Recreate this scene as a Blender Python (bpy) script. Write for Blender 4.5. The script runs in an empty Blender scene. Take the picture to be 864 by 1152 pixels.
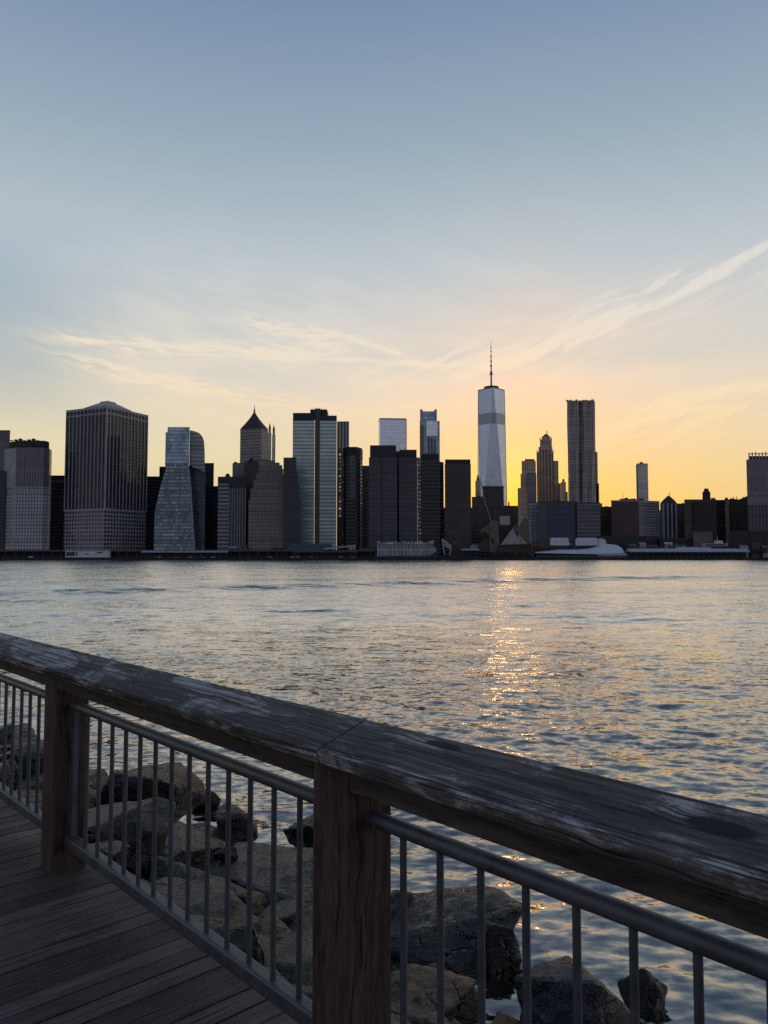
import bpy, bmesh, math, random
import numpy as np
from mathutils import Vector, noise as mnoise
R = math.radians
random.seed(7)
rng = np.random.default_rng(7)
sc = bpy.context.scene
COL = sc.collection

# ------------------------------------------------------------------ camera model
F, CX, CY = 860.0, 432.0, 576.0
PITCH = math.atan(49 / F)
CP, SP = math.cos(PITCH), math.sin(PITCH)
HC = 1.665            # eye above the boardwalk
WATER = -3.0          # river level
GROUND = -0.9         # far quay level

def zat(py, Y):
    k = (CY - py) / F
    return Y * (k * CP + SP) / (CP - k * SP) + HC

def kx(px, zr=0.05):
    return (px - CX) / F * (CP + SP * zr)

def azel(px, py):
    x, u = (px - CX) / F, (CY - py) / F
    y, z = CP - u * SP, SP + u * CP
    return math.degrees(math.atan2(x, y)), math.degrees(math.atan2(z, math.hypot(x, y)))

def onplane(px, py, z):
    x, u = (px - CX) / F, (CY - py) / F
    d = Vector((x, CP - u * SP, SP + u * CP))
    s = (z - HC) / d.z
    return Vector((d.x * s, d.y * s, z))

cam = bpy.data.cameras.new('camera')
co = bpy.data.objects.new('camera', cam); COL.objects.link(co)
cam.sensor_fit = 'VERTICAL'; cam.sensor_height = 36; cam.sensor_width = 27
cam.lens = F / 1152 * 36
cam.clip_start = 0.05; cam.clip_end = 60000
co.location = (0, 0, HC); co.rotation_euler = (math.pi / 2 + PITCH, 0, 0)
sc.camera = co

# ------------------------------------------------------------------ helpers
def lin(r, g, b):
    f = lambda c: ((c / 255 + .055) / 1.055) ** 2.4 if c / 255 > .04045 else c / 255 / 12.92
    return (f(r), f(g), f(b), 1)

class NT:
    def __init__(s, tree): s.t = tree; s.l = tree.links; s.n = tree.nodes
    def node(s, typ, **kw):
        n = s.n.new(typ)
        for k, v in kw.items(): setattr(n, k, v)
        return n
    def put(s, sock, v):
        if hasattr(v, 'is_output') or isinstance(v, bpy.types.NodeSocket): s.l.new(v, sock)
        elif v is not None: sock.default_value = v
    def m(s, op, a, b=None, c=None, clamp=False):
        n = s.node('ShaderNodeMath', operation=op, use_clamp=clamp)
        for i, v in enumerate((a, b, c)):
            if v is not None: s.put(n.inputs[i], v)
        return n.outputs[0]
    def add(s, a, b): return s.m('ADD', a, b)
    def sub(s, a, b): return s.m('SUBTRACT', a, b)
    def mul(s, a, b): return s.m('MULTIPLY', a, b)
    def vm(s, op, a, b=None, scale=None):
        n = s.node('ShaderNodeVectorMath', operation=op)
        s.put(n.inputs[0], a)
        if b is not None: s.put(n.inputs[1], b)
        if scale is not None: s.put(n.inputs['Scale'], scale)
        return n.outputs['Value'] if op in ('DOT_PRODUCT', 'LENGTH', 'DISTANCE') else n.outputs[0]
    def sep(s, v):
        n = s.node('ShaderNodeSeparateXYZ'); s.put(n.inputs[0], v); return n.outputs
    def comb(s, x, y, z):
        n = s.node('ShaderNodeCombineXYZ')
        for i, v in enumerate((x, y, z)): s.put(n.inputs[i], v)
        return n.outputs[0]
    def mix(s, f, a, b, blend='MIX'):
        n = s.node('ShaderNodeMix', data_type='RGBA', blend_type=blend)
        s.put(n.inputs[0], f); s.put(n.inputs[6], a); s.put(n.inputs[7], b)
        return n.outputs[2]
    def ramp(s, f, stops, interp='LINEAR'):
        n = s.node('ShaderNodeValToRGB'); cr = n.color_ramp; cr.interpolation = interp
        while len(cr.elements) > 1: cr.elements.remove(cr.elements[-1])
        cr.elements[0].position = stops[0][0]; cr.elements[0].color = stops[0][1]
        for p, c in stops[1:]:
            e = cr.elements.new(p); e.color = c
        s.put(n.inputs[0], f); return n.outputs[0]
    def rng(s, v, a, b, c=0.0, d=1.0, smooth=False):
        n = s.node('ShaderNodeMapRange', interpolation_type='SMOOTHSTEP' if smooth else 'LINEAR')
        n.clamp = True
        for i, x in enumerate((v, a, b, c, d)): s.put(n.inputs[i], x)
        return n.outputs[0]
    def noise(s, vec, scale=1.0, detail=2.0, rough=.5, dist=0.0, dims='3D', w=None):
        n = s.node('ShaderNodeTexNoise', noise_dimensions=dims)
        if vec is not None: s.put(n.inputs['Vector'], vec)
        s.put(n.inputs['Scale'], scale); s.put(n.inputs['Detail'], detail)
        s.put(n.inputs['Roughness'], rough); s.put(n.inputs['Distortion'], dist)
        return n.outputs

def newmat(name):
    m = bpy.data.materials.new(name); m.use_nodes = True
    t = m.node_tree; t.nodes.clear(); n = NT(t)
    p = n.node('ShaderNodeBsdfPrincipled'); o = n.node('ShaderNodeOutputMaterial')
    t.links.new(p.outputs[0], o.inputs[0])
    return m, n, p

def rgba(c): return (c[0], c[1], c[2], 1)

def plain(name, c, rough=.7, metal=0.0, var=.25, scale=2.0, bump=0.0):
    m, n, p = newmat(name)
    tc = n.node('ShaderNodeTexCoord')
    ns = n.noise(tc.outputs['Object'], scale, 5, .6)[0]
    c0 = rgba([x * (1 - var) for x in c]); c1 = rgba([min(1, x * (1 + var)) for x in c])
    n.put(p.inputs['Base Color'], n.mix(n.rng(ns, .3, .7), c0, c1))
    p.inputs['Roughness'].default_value = rough; p.inputs['Metallic'].default_value = metal
    if bump:
        b = n.node('ShaderNodeBump'); b.inputs['Strength'].default_value = bump
        n.put(b.inputs['Height'], ns); n.put(p.inputs['Normal'], b.outputs[0])
    return m

KW, KG = 1.35, 1.35
def facade(name, wall, glass, bay=3.0, floor=3.9, fu=.6, fv=.6, gr=.15, gm=0.0, wr=.75, var=.5, band=None, tilt=.012, blt=(.45, 1.6)):
    """UV in metres; windows fill fu x fv of each bay x floor cell."""
    wall = [min(.8, c * KW) for c in wall]; glass = [min(.85, c * KG) for c in glass]
    m, n, p = newmat(name)
    uv = n.node('ShaderNodeUVMap'); uv.uv_map = 'UVMap'
    u, v, _ = n.sep(uv.outputs[0])
    cu, cv = n.m('DIVIDE', u, bay), n.m('DIVIDE', v, floor)
    mu = n.m('LESS_THAN', n.m('FRACT', cu), fu) if fu < 1 else 1.0
    mv = n.m('LESS_THAN', n.m('FRACT', cv), fv) if fv < 1 else 1.0
    msk = n.mul(mu, mv)
    wn = n.node('ShaderNodeTexWhiteNoise', noise_dimensions='2D')
    n.put(wn.inputs['Vector'], n.comb(n.m('FLOOR', cu), n.m('FLOOR', cv), 0.0))
    geo = n.node('ShaderNodeNewGeometry')
    big = n.noise(geo.outputs['Position'], .05, 4, .6)[0]
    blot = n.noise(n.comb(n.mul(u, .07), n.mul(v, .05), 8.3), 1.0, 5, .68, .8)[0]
    wn1 = n.node('ShaderNodeTexWhiteNoise', noise_dimensions='1D'); n.put(wn1.inputs['W'], n.m('FLOOR', cv))
    gcol = n.mix(wn.outputs['Value'], rgba([x * (1 - var) for x in glass]), rgba([min(1, x * (1 + var)) for x in glass]))
    wcol = n.mix(n.rng(big, .3, .7), rgba([x * .82 for x in wall]), rgba([min(1, x * 1.15) for x in wall]))
    # fine soot streaks
    st = n.noise(n.comb(n.mul(u, .9), n.mul(v, .06), 3.1), 1.0, 3, .6)[0]
    wcol = n.mix(n.rng(st, .35, .75, 0, .45), wcol, rgba([x * .55 for x in wall]))
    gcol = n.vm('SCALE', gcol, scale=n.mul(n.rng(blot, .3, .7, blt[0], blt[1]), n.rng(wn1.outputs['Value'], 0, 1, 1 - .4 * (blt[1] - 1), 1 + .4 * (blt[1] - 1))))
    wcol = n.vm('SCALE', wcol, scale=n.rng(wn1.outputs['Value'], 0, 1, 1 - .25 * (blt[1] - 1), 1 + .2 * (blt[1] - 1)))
    colr = n.mix(msk, wcol, gcol)
    if band:
        z0, z1, c = band
        bm_ = n.mul(n.m('GREATER_THAN', v, z0), n.m('LESS_THAN', v, z1))
        colr = n.mix(bm_, colr, rgba(c))
    n.put(p.inputs['Base Color'], colr)
    n.put(p.inputs['Roughness'], n.rng(msk, 0, 1, wr, gr))
    n.put(p.inputs['Metallic'], n.mul(msk, gm))
    # each pane leans a hair differently, so reflections break up
    off = n.vm('SCALE', n.vm('SUBTRACT', wn.outputs['Color'], (.5, .5, .5)), scale=n.mul(msk, tilt * 2))
    n.put(p.inputs['Normal'], n.vm('NORMALIZE', n.vm('ADD', geo.outputs['Normal'], off)))
    return m

def link(name, me, parent=None, mats=()):
    for mt in mats: me.materials.append(mt)
    o = bpy.data.objects.new(name, me); COL.objects.link(o)
    if parent is not None: o.parent = parent
    return o

def tag(o, label=None, cat=None, group=None, kind=None):
    if label: o['label'] = label
    if cat: o['category'] = cat
    if group: o['group'] = group
    if kind: o['kind'] = kind
    return o

def empty(name, label, cat, loc=(0, 0, 0), rz=0, group=None):
    o = bpy.data.objects.new(name, None); COL.objects.link(o)
    o.location = loc; o.rotation_euler = (0, 0, rz); o.empty_display_size = .3
    return tag(o, label, cat, group)

class MB:
    """mesh collector with per-face material index and uv"""
    def __init__(s): s.v = []; s.f = []; s.mi = []; s.uv = []
    def face(s, pts, mi=0, uv=None):
        b = len(s.v); s.v += [tuple(p) for p in pts]; s.f.append(tuple(range(b, b + len(pts)))); s.mi.append(mi)
        s.uv += [tuple(q) for q in (uv or [(0, 0)] * len(pts))]
        return s
    def quad(s, a, b, c, d, mi=0, u0=0):
        L = math.hypot(b[0] - a[0], b[1] - a[1])
        return s.face([a, b, c, d], mi, [(u0, a[2]), (u0 + L, b[2]), (u0 + L, c[2]), (u0, d[2])])
    def prism(s, fp, z0, z1, top=None, roof=1, cap=True, wall=0):
        top = top or fp; n = len(fp); u = 0
        for i in range(n):
            j = (i + 1) % n
            a, b = fp[i], fp[j]; c, d = top[j], top[i]
            s.quad((a[0], a[1], z0), (b[0], b[1], z0), (c[0], c[1], z1), (d[0], d[1], z1), wall, u)
            u += math.hypot(b[0] - a[0], b[1] - a[1])
        if cap: s.face([(p[0], p[1], z1) for p in top], roof)
        return s
    def box(s, x0, x1, y0, y1, z0, z1, wall=0, roof=0, bottom=True):
        s.prism([(x0, y0), (x1, y0), (x1, y1), (x0, y1)], z0, z1, roof=roof, wall=wall)
        if bottom: s.face([(x0, y1, z0), (x1, y1, z0), (x1, y0, z0), (x0, y0, z0)], wall)
        return s
    def tube(s, a, b, r0, r1=None, n=10, mi=0, caps=True):
        a, b = Vector(a), Vector(b); r1 = r0 if r1 is None else r1
        d = (b - a).normalized(); q = d.orthogonal().normalized(); w = d.cross(q)
        A = [a + (q * math.cos(t) + w * math.sin(t)) * r0 for t in [2 * math.pi * i / n for i in range(n)]]
        B = [b + (q * math.cos(t) + w * math.sin(t)) * r1 for t in [2 * math.pi * i / n for i in range(n)]]
        for i in range(n):
            j = (i + 1) % n; s.face([A[i], A[j], B[j], B[i]], mi)
        if caps: s.face(A[::-1], mi); s.face(B, mi)
        return s
    def build(s, name, mats, parent=None, weld=False, smooth=False):
        me = bpy.data.meshes.new(name); me.from_pydata(s.v, [], s.f)
        me.polygons.foreach_set('material_index', s.mi)
        ul = me.uv_layers.new(name='UVMap'); ul.data.foreach_set('uv', np.array(s.uv, dtype=np.float32).ravel())
        if weld:
            bm = bmesh.new(); bm.from_mesh(me); bmesh.ops.remove_doubles(bm, verts=bm.verts, dist=1e-4); bm.to_mesh(me); bm.free()
        if smooth: me.polygons.foreach_set('use_smooth', [True] * len(me.polygons))
        me.update()
        return link(name, me, parent, mats if isinstance(mats, (list, tuple)) else [mats])

# ------------------------------------------------------------------ world sky
SUN_AZ, SUN_EL = azel(576, 554)
w = bpy.data.worlds.new('World'); sc.world = w; w.use_nodes = True
w.node_tree.nodes.clear(); n = NT(w.node_tree)
tc = n.node('ShaderNodeTexCoord')
D = n.vm('NORMALIZE', tc.outputs['Generated'])
dx, dy, dz = n.sep(D)
DEG = 57.29578
AZ = n.mul(n.m('ARCTAN2', dx, dy), DEG)
EL = n.mul(n.m('ARCSINE', dz), DEG)
e01 = lambda e: (e + 10) / 100.0
EN = n.m('DIVIDE', n.add(EL, 10.0), 100.0)
def eramp(lst): return n.ramp(EN, [(e01(e), lin(*c)) for e, c in lst])
base = eramp([(-10, (70, 70, 75)), (-1, (120, 112, 108)), (0, (222, 190, 145)), (3, (228, 203, 152)), (6, (232, 216, 172)), (8, (233, 219, 184)), (12, (224, 216, 200)),
              (16, (207, 209, 205)), (20.8, (189, 199, 206)), (29, (151, 172, 188)), (37, (121, 144, 175)), (55, (88, 110, 146)), (90, (70, 90, 128))])
warm = eramp([(-10, (70, 66, 62)), (-1, (130, 105, 80)), (0, (255, 188, 88)), (4, (255, 205, 104)), (6, (253, 210, 130)), (9, (248, 211, 162)), (12.5, (240, 217, 192)), (14.3, (216, 210, 199)),
              (16, (222, 212, 201)), (21, (193, 202, 207)), (29, (154, 174, 189)), (37, (124, 146, 176)), (55, (88, 110, 146)), (90, (70, 90, 128))])
east = eramp([(-10, (55, 58, 66)), (-1, (85, 88, 100)), (0, (142, 140, 150)), (8, (160, 157, 166)), (18, (158, 159, 172)), (30, (126, 142, 168)), (55, (86, 108, 144)), (90, (70, 90, 128))])
daz = n.m('DIVIDE', n.sub(AZ, SUN_AZ), 16.0)
daz = n.mul(daz, n.rng(daz, -.2, .2, 1.35, .85))
wg = n.m('EXPONENT', n.mul(n.mul(daz, daz), -1.0))
sky = n.mix(wg, base, warm)
SD = Vector((math.sin(R(SUN_AZ)) * math.cos(R(SUN_EL)), math.cos(R(SUN_AZ)) * math.cos(R(SUN_EL)), math.sin(R(SUN_EL))))
dh = n.vm('DOT_PRODUCT', n.vm('NORMALIZE', n.comb(dx, dy, 0.001)), (math.sin(R(SUN_AZ)), math.cos(R(SUN_AZ)), 0))
# clouds: cirrus streaks in azimuth / elevation, with warped fibres
P2 = n.comb(AZ, EL, 0.0)
warp = n.vm('SUBTRACT', n.noise(P2, .16, 3, .6)[1], (.5, .5, .5))
WPV = n.vm('ADD', P2, n.vm('SCALE', warp, scale=2.0))
WPS = n.vm('ADD', P2, n.vm('SCALE', warp, scale=1.1))
def fibre(slope_deg, fl, fc, seed, lo=.40, hi=.63):
    c, q = math.cos(R(slope_deg)), math.sin(R(slope_deg))
    u = n.vm('DOT_PRODUCT', WPV, (c, q, 0)); v = n.vm('DOT_PRODUCT', WPV, (-q, c, 0))
    f = n.noise(n.comb(n.mul(u, fl), n.mul(v, fc), seed), 1.0, 4, .62, .3)[0]
    return n.rng(f, lo, hi, smooth=True)
FR = fibre(21, .20, 1.7, 1.3); FL_ = fibre(-5, .42, 3.0, 10.2); FV = fibre(-9, .085, .42, 5.0, .36, .70)
def streak(a, b, wpx, strength, fib, solid=0.0):
    A, B = Vector(azel(*a)), Vector(azel(*b)); d = B - A; L = d.length; d /= L
    wd = wpx / 15.0
    rel = n.vm('SUBTRACT', WPS, (A.x, A.y, 0))
    s_ = n.vm('DOT_PRODUCT', rel, (d.x / L, d.y / L, 0)); q_ = n.vm('DOT_PRODUCT', rel, (-d.y / wd, d.x / wd, 0))
    e_ = n.sub(n.mul(s_, 2.0), 1.0); e_ = n.mul(e_, e_); e_ = n.mul(e_, e_)        # fades toward both ends
    g = n.m('EXPONENT', n.mul(n.add(n.mul(q_, q_), e_), -1.0))
    if solid: fib = n.add(n.mul(fib, 1 - solid), solid)
    return n.mul(n.mul(g, fib), strength)
parts = [
    streak((545, 416), (905, 258), 5.5, 1.1, FR, .3),
    streak((690, 333), (850, 280), 4.5, 1.1, FR),
    streak((640, 356), (900, 262), 2.2, .9, FR, .3),
    streak((560, 404), (700, 352), 2.2, .8, FR, .3),
    streak((745, 452), (900, 422), 3.2, 1.4, FR, .35),
    streak((690, 478), (860, 452), 4.0, 1.1, FR, .2),
    streak((360, 372), (470, 404), 3.0, .9, FL_, .25),
    streak((400, 425), (520, 395), 5.0, .7, FR, .1),
    streak((520, 412), (880, 292), 30, .55, FR),
    streak((590, 400), (715, 362), 5, 1.1, FR),
    streak((690, 466), (905, 420), 6.5, 1.2, FR, .3),
    streak((630, 502), (905, 450), 24, .9, FR),
    streak((85, 380), (215, 388), 2.6, 1.5, FL_, .35),
    streak((180, 384), (350, 399), 2.4, 1.3, FL_, .35),
    streak((60, 378), (360, 398), 9, 1.0, FL_),
    streak((210, 392), (520, 410), 2.4, 1.4, FL_, .3),
    streak((75, 404), (370, 460), 9, 1.5, FL_, .1),
    streak((275, 360), (395, 386), 10, 1.5, FL_),
    streak((710, 425), (770, 419), 7, .6, FR),
    streak((580, 385), (400, 445), 18, .45, FR),
]
tot = parts[0]
for q in parts[1:]: tot = n.add(tot, q)
# broad thin veil, patchy
veil = n.mul(FV, n.mul(n.rng(EL, 5.0, 12.0, smooth=True), n.rng(EL, 25.0, 16.0, smooth=True)))
veil = n.mul(veil, n.mul(n.rng(AZ, 22, 2, .12, 1.0), n.rng(AZ, -27, -16)))
tot = n.add(tot, n.mul(veil, .55))
ccol = eramp([(0, (255, 205, 130)), (5, (255, 214, 150)), (9, (250, 221, 174)), (13, (244, 226, 200)), (18, (230, 224, 214)), (24, (216, 218, 219)), (40, (205, 210, 218))])
sky = n.vm('MULTIPLY', sky, n.vm('ADD', (1.0, 1.0, 1.0), n.vm('SCALE', (-.30, -.20, -.10), scale=n.mul(n.rng(AZ, -15, -27, smooth=True), n.mul(n.rng(EL, 7, 13, smooth=True), n.rng(EL, 24, 17, smooth=True))))))
clear = sky
sky = n.mix(n.m('MINIMUM', tot, .92), sky, ccol)
inband = n.mul(n.mul(n.m('GREATER_THAN', EL, 3.0), n.m('LESS_THAN', EL, 26.0)), n.m('LESS_THAN', n.m('ABSOLUTE', AZ), 42.0))
# halo round the hidden sun
ca = n.vm('DOT_PRODUCT', D, tuple(SD))
ang = n.mul(n.m('ARCCOSINE', n.m('MINIMUM', ca, .9999999)), DEG)
a1 = n.m('DIVIDE', ang, 3.6); a2 = n.m('DIVIDE', ang, 9.5); cz = n.m('DIVIDE', n.sub(AZ, SUN_AZ + 1.0), 4.5); ce = n.m('DIVIDE', EL, 15.0)
g3 = n.m('EXPONENT', n.mul(n.add(n.mul(cz, cz), n.mul(ce, ce)), -1.0))
g1 = n.m('EXPONENT', n.mul(n.mul(a1, a1), -1.0)); g2 = n.m('EXPONENT', n.mul(n.mul(a2, a2), -1.0))
halo = n.vm('ADD', n.vm('SCALE', n.comb(.34, .11, -.02), scale=g1), n.vm('ADD', n.vm('SCALE', n.comb(.08, .01, .0), scale=g2), n.vm('SCALE', n.comb(.15, .01, -.06), scale=g3)))
cloudy = n.mix(1.0, sky, halo, 'ADD')
clear = n.mix(n.rng(dh, .35, -.5, 0, 1, True), n.mix(1.0, clear, halo, 'ADD'), east)
st = n.node('ShaderNodeTexSky', sky_type='NISHITA'); st.sun_disc = False
st.sun_elevation = R(SUN_EL); st.sun_rotation = R(SUN_AZ); st.dust_density = 2.0
def bgd(c, k):
    b_ = n.node('ShaderNodeBackground'); n.put(b_.inputs[0], c); b_.inputs[1].default_value = k; return b_.outputs[0]
ms = n.node('ShaderNodeMixShader'); n.put(ms.inputs[0], inband); n.l.new(bgd(clear, .97), ms.inputs[1]); n.l.new(bgd(cloudy, .97), ms.inputs[2])
ads = n.node('ShaderNodeAddShader'); n.l.new(ms.outputs[0], ads.inputs[0]); n.l.new(bgd(st.outputs[0], .002), ads.inputs[1])
wo = n.node('ShaderNodeOutputWorld'); n.l.new(ads.outputs[0], wo.inputs[0])

sun = bpy.data.lights.new('sun', 'SUN'); sun.energy = 0.045; sun.angle = R(2.6); sun.color = (1, .50, .20)
so = bpy.data.objects.new('sun', sun); COL.objects.link(so)
so.rotation_euler = (-SD).to_track_quat('-Z', 'Y').to_euler(); so.location = (0, 0, 60)

# ------------------------------------------------------------------ river
def make_water():
    h = HC - WATER
    # rows: dense near, then evenly spaced in apparent height
    dys = np.concatenate([np.linspace(1500, 540, 90, endpoint=False), np.linspace(540, 30, 520, endpoint=False),
                          np.array([30, 26, 22, 18, 15, 12, 9, 7, 5.5, 4.4, 3.4, 2.4, 1.4, .9])])
    rr = h * F / dys
    azs = np.concatenate([np.linspace(-100, -36, 60, endpoint=False), np.linspace(-36, 36, 560, endpoint=False), np.linspace(36, 100, 61)])
    RR, AA = np.meshgrid(rr, np.radians(azs), indexing='ij')
    X, Y = RR * np.sin(AA), RR * np.cos(AA)
    Z = np.full_like(X, WATER)
    gap_r = np.gradient(rr)[:, None] * np.ones_like(X)
    gap_a = RR * np.abs(np.gradient(np.radians(azs)))[None, :]
    gap = np.maximum(gap_r, gap_a)
    # slow patches of chop and calm
    patch = np.zeros_like(X)
    for i in range(10):
        k = rng.normal(size=2) * .12; patch += np.sin(k[0] * X + k[1] * Y + rng.uniform(0, 6.28))
    patch = 1 + .16 * patch
    for i in range(64):
        lam = .24 * (20 ** (i / 63.0)) * rng.uniform(.85, 1.15)
        th = R(-95) + rng.normal() * .5
        k = 2 * math.pi / lam
        sl = .026 if lam < .9 else .013 if lam < 2.2 else .007
        amp = sl / k
        ph = k * (X * math.cos(th) + Y * math.sin(th)) + rng.uniform(0, 6.28)
        ph = ph + .5 * np.sin(X * rng.uniform(.2, .6) / lam * .5 + Y * rng.uniform(.1, .4) / lam * .5 + rng.uniform(0, 6))
        fade = np.clip(lam / (2.6 * gap) - .6, 0, 1)
        Z += amp * fade * patch * (np.sin(ph) + .22 * np.sin(2 * ph + 1.57))
    nr, nc = X.shape
    me = bpy.data.meshes.new('river_water')
    co_ = np.stack([X, Y, Z], -1).reshape(-1, 3).astype(np.float32)
    idx = np.arange(nr * nc).reshape(nr, nc)
    q = np.stack([idx[:-1, :-1], idx[:-1, 1:], idx[1:, 1:], idx[1:, :-1]], -1).reshape(-1, 4)[:, ::-1]
    me.vertices.add(len(co_)); me.vertices.foreach_set('co', co_.ravel())
    me.loops.add(q.size); me.loops.foreach_set('vertex_index', q.ravel().astype(np.int32))
    me.polygons.add(len(q)); me.polygons.foreach_set('loop_start', np.arange(0, q.size, 4, dtype=np.int32))
    me.polygons.foreach_set('use_smooth', np.ones(len(q), dtype=bool))
    at = me.attributes.new('far', 'FLOAT', 'POINT')
    far = np.clip((gap - .15) / 2.0, 0, 1)
    at.data.foreach_set('value', far.ravel().astype(np.float32))
    me.update(); me.validate()
    m, n, p = newmat('river_water')
    geo = n.node('ShaderNodeNewGeometry'); P = geo.outputs['Position']
    af = n.node('ShaderNodeAttribute'); af.attribute_name = 'far'
    fa = af.outputs['Fac']
    px_, py_, _ = n.sep(P)
    P2 = n.comb(px_, py_, 0.0)
    def slope(scale, amp, sx=1.0, sy=1.0, det=2.0):
        c = n.noise(n.comb(n.mul(px_, sx), n.mul(py_, sy), scale * 3.7), scale, det, .55)[1]
        return n.vm('SCALE', n.vm('SUBTRACT', c, (.5, .5, .5)), scale=amp)
    patch = n.noise(n.comb(n.mul(px_, .018), n.mul(py_, .05), 1.0), 1.0, 4, .6, .5)[0]
    pk = n.rng(patch, .3, .7, .55, 1.45)
    s = n.vm('ADD', slope(7.5, .82, .5, 1.0, 3), slope(2.6, .60, .42, 1.0, 4))
    s2 = n.vm('ADD', slope(1.1, .75, .5, 1.0, 4), slope(.30, .50, .35, 1.0, 3))
    # wind chop leans: its steep lee faces look toward this bank
    ax, ay, _z = n.sep(n.vm('ADD', s2, n.vm('SCALE', s, scale=.6)))
    lee = n.comb(ax, n.sub(n.mul(n.m('ABSOLUTE', ay), -1.0), .05), 0.0)
    ff = n.rng(fa, 0, .3, .30, 1.0)
    s = n.vm('ADD', n.vm('SCALE', s, scale=n.rng(ff, 0, 1, 1, .25)), n.vm('SCALE', lee, scale=ff))
    s = n.vm('SCALE', s, scale=pk)
    # tide rip: a broken line of steep chop across the river
    def rip(a, b, wd, seed, th):
        A, B = Vector(a), Vector(b); d = (B - A).normalized(); nn = Vector((-d.y, d.x))
        wob = n.mul(n.sub(n.noise(n.mul(px_, .05), 1.0, 3, .6, dims='3D')[0], .5), 14.0)
        rel = n.vm('SUBTRACT', P2, (A.x, A.y, 0))
        q = n.m('DIVIDE', n.add(n.vm('DOT_PRODUCT', rel, (nn.x, nn.y, 0)), wob), wd)
        g = n.m('EXPONENT', n.mul(n.mul(q, q), -1.0))
        sl = n.vm('DOT_PRODUCT', rel, (d.x, d.y, 0)); L = (B - A).length
        ends = n.mul(n.rng(sl, 0, 6), n.rng(sl, L, L - 6))
        nz = n.noise(n.comb(n.mul(sl, .075), seed, 0.0), 1.0, 3, .6)[0]
        return n.mul(n.mul(g, ends), n.rng(nz, th, th + .1))
    r = rip((-58, 88), (70, 172), 8.5, 2.0, .45)
    r = n.m('MAXIMUM', r, rip((-12, 66), (-2, 66), 2.0, 5.0, .2))
    r = n.m('MAXIMUM', r, n.mul(rip((-30, 60), (25, 58), 2.2, 8.0, .55), .6))
    r = n.m('MAXIMUM', r, n.mul(rip((10, 72), (24, 68), 2.0, 11.0, .45), .8))
    ch = n.noise(n.comb(n.mul(px_, .22), n.mul(py_, .42), 4.0), 1.0, 4, .65)[0]
    chop = n.mul(r, n.rng(ch, .45, .53))
    s = n.vm('ADD', s, n.vm('SCALE', n.comb(0.0, -1.0, 0.0), scale=n.mul(chop, .55)))
    n.put(p.inputs['Base Color'], n.mix(n.mul(chop, .8), n.mix(n.rng(fa, 0.0, .35), (.37, .325, .28, 1), (.56, .52, .49, 1)), (.06, .06, .062, 1))); p.inputs['Metallic'].default_value = 1.0  # weaker reflection near the bank and in the rip painted as darker colour
    s = n.vm('MULTIPLY', s, (1, 1, 0))
    n.put(p.inputs['Normal'], n.vm('NORMALIZE', n.vm('ADD', geo.outputs['Normal'], s)))
    n.put(p.inputs['Roughness'], n.rng(fa, 0, .6, .09, .14))
    p.inputs['IOR'].default_value = 2.0
    o = link('river_water', me, None, [m]); tag(o, kind='structure')
make_water()

# ------------------------------------------------------------------ far shore ground
def beyond():
    Y0 = 812
    m = plain('city_ground', (.06, .06, .06), .9, scale=.05)
    b = MB()
    b.face([(-9000, Y0 + .5, GROUND), (9000, Y0 + .5, GROUND), (9000, 14000, GROUND), (-9000, 14000, GROUND)])
    b.face([(-9000, Y0 + .5, -8), (9000, Y0 + .5, -8), (9000, Y0 + .5, GROUND), (-9000, Y0 + .5, GROUND)])
    tag(b.build('city_ground', m), kind='structure')
    r = empty('quay_wall', 'long dark stone quay wall along the far waterline', 'quay wall', (0, Y0, WATER))
    b = MB(); b.box(-900, 900, -1.2, .4, -4, 2.1); b.build('bulkhead', M['dark_stone'], r)
    b = MB(); b.box(-900, 900, -1.5, .4, 2.1, 2.7); b.build('coping', M['dark_concrete'], r)

M = {}
M['dark_stone'] = plain('dark_stone', (.018, .018, .022), .8, scale=.3)
M['dark_concrete'] = plain('dark_concrete', (.05, .05, .055), .8, scale=.3)
M['bark'] = plain('bark', (.05, .04, .03), .9)
M['roof'] = plain('roof', (.05, .05, .055), .9, scale=.2)
M['dark'] = plain('dark_cladding', (.022, .022, .028), .6, scale=.1)
M['brown_dark'] = plain('dark_brown_brick', (.045, .035, .032), .85, scale=.15)
M['white'] = plain('white_panel', (.62, .64, .68), .5, scale=.5, var=.2)
M['pale'] = plain('pale_panel', (.34, .37, .42), .5, scale=.2, var=.2)
M['grey'] = plain('grey_concrete', (.40, .385, .37), .8, scale=.1)
M['tan'] = plain('tan_cladding', (.16, .13, .105), .8, scale=.15)
M['steel'] = plain('steel', (.09, .09, .10), .5, .4)
M['green_roof'] = plain('green_copper', (.05, .075, .075), .6, scale=.2)
M['spire'] = plain('spire_steel', (.07, .05, .05), .5, .3)
M['glass_dark'] = plain('dark_glass', (.02, .025, .035), .12, scale=.1)
M['olive'] = plain('olive_cladding', (.07, .06, .04), .9, scale=.2)

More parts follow.
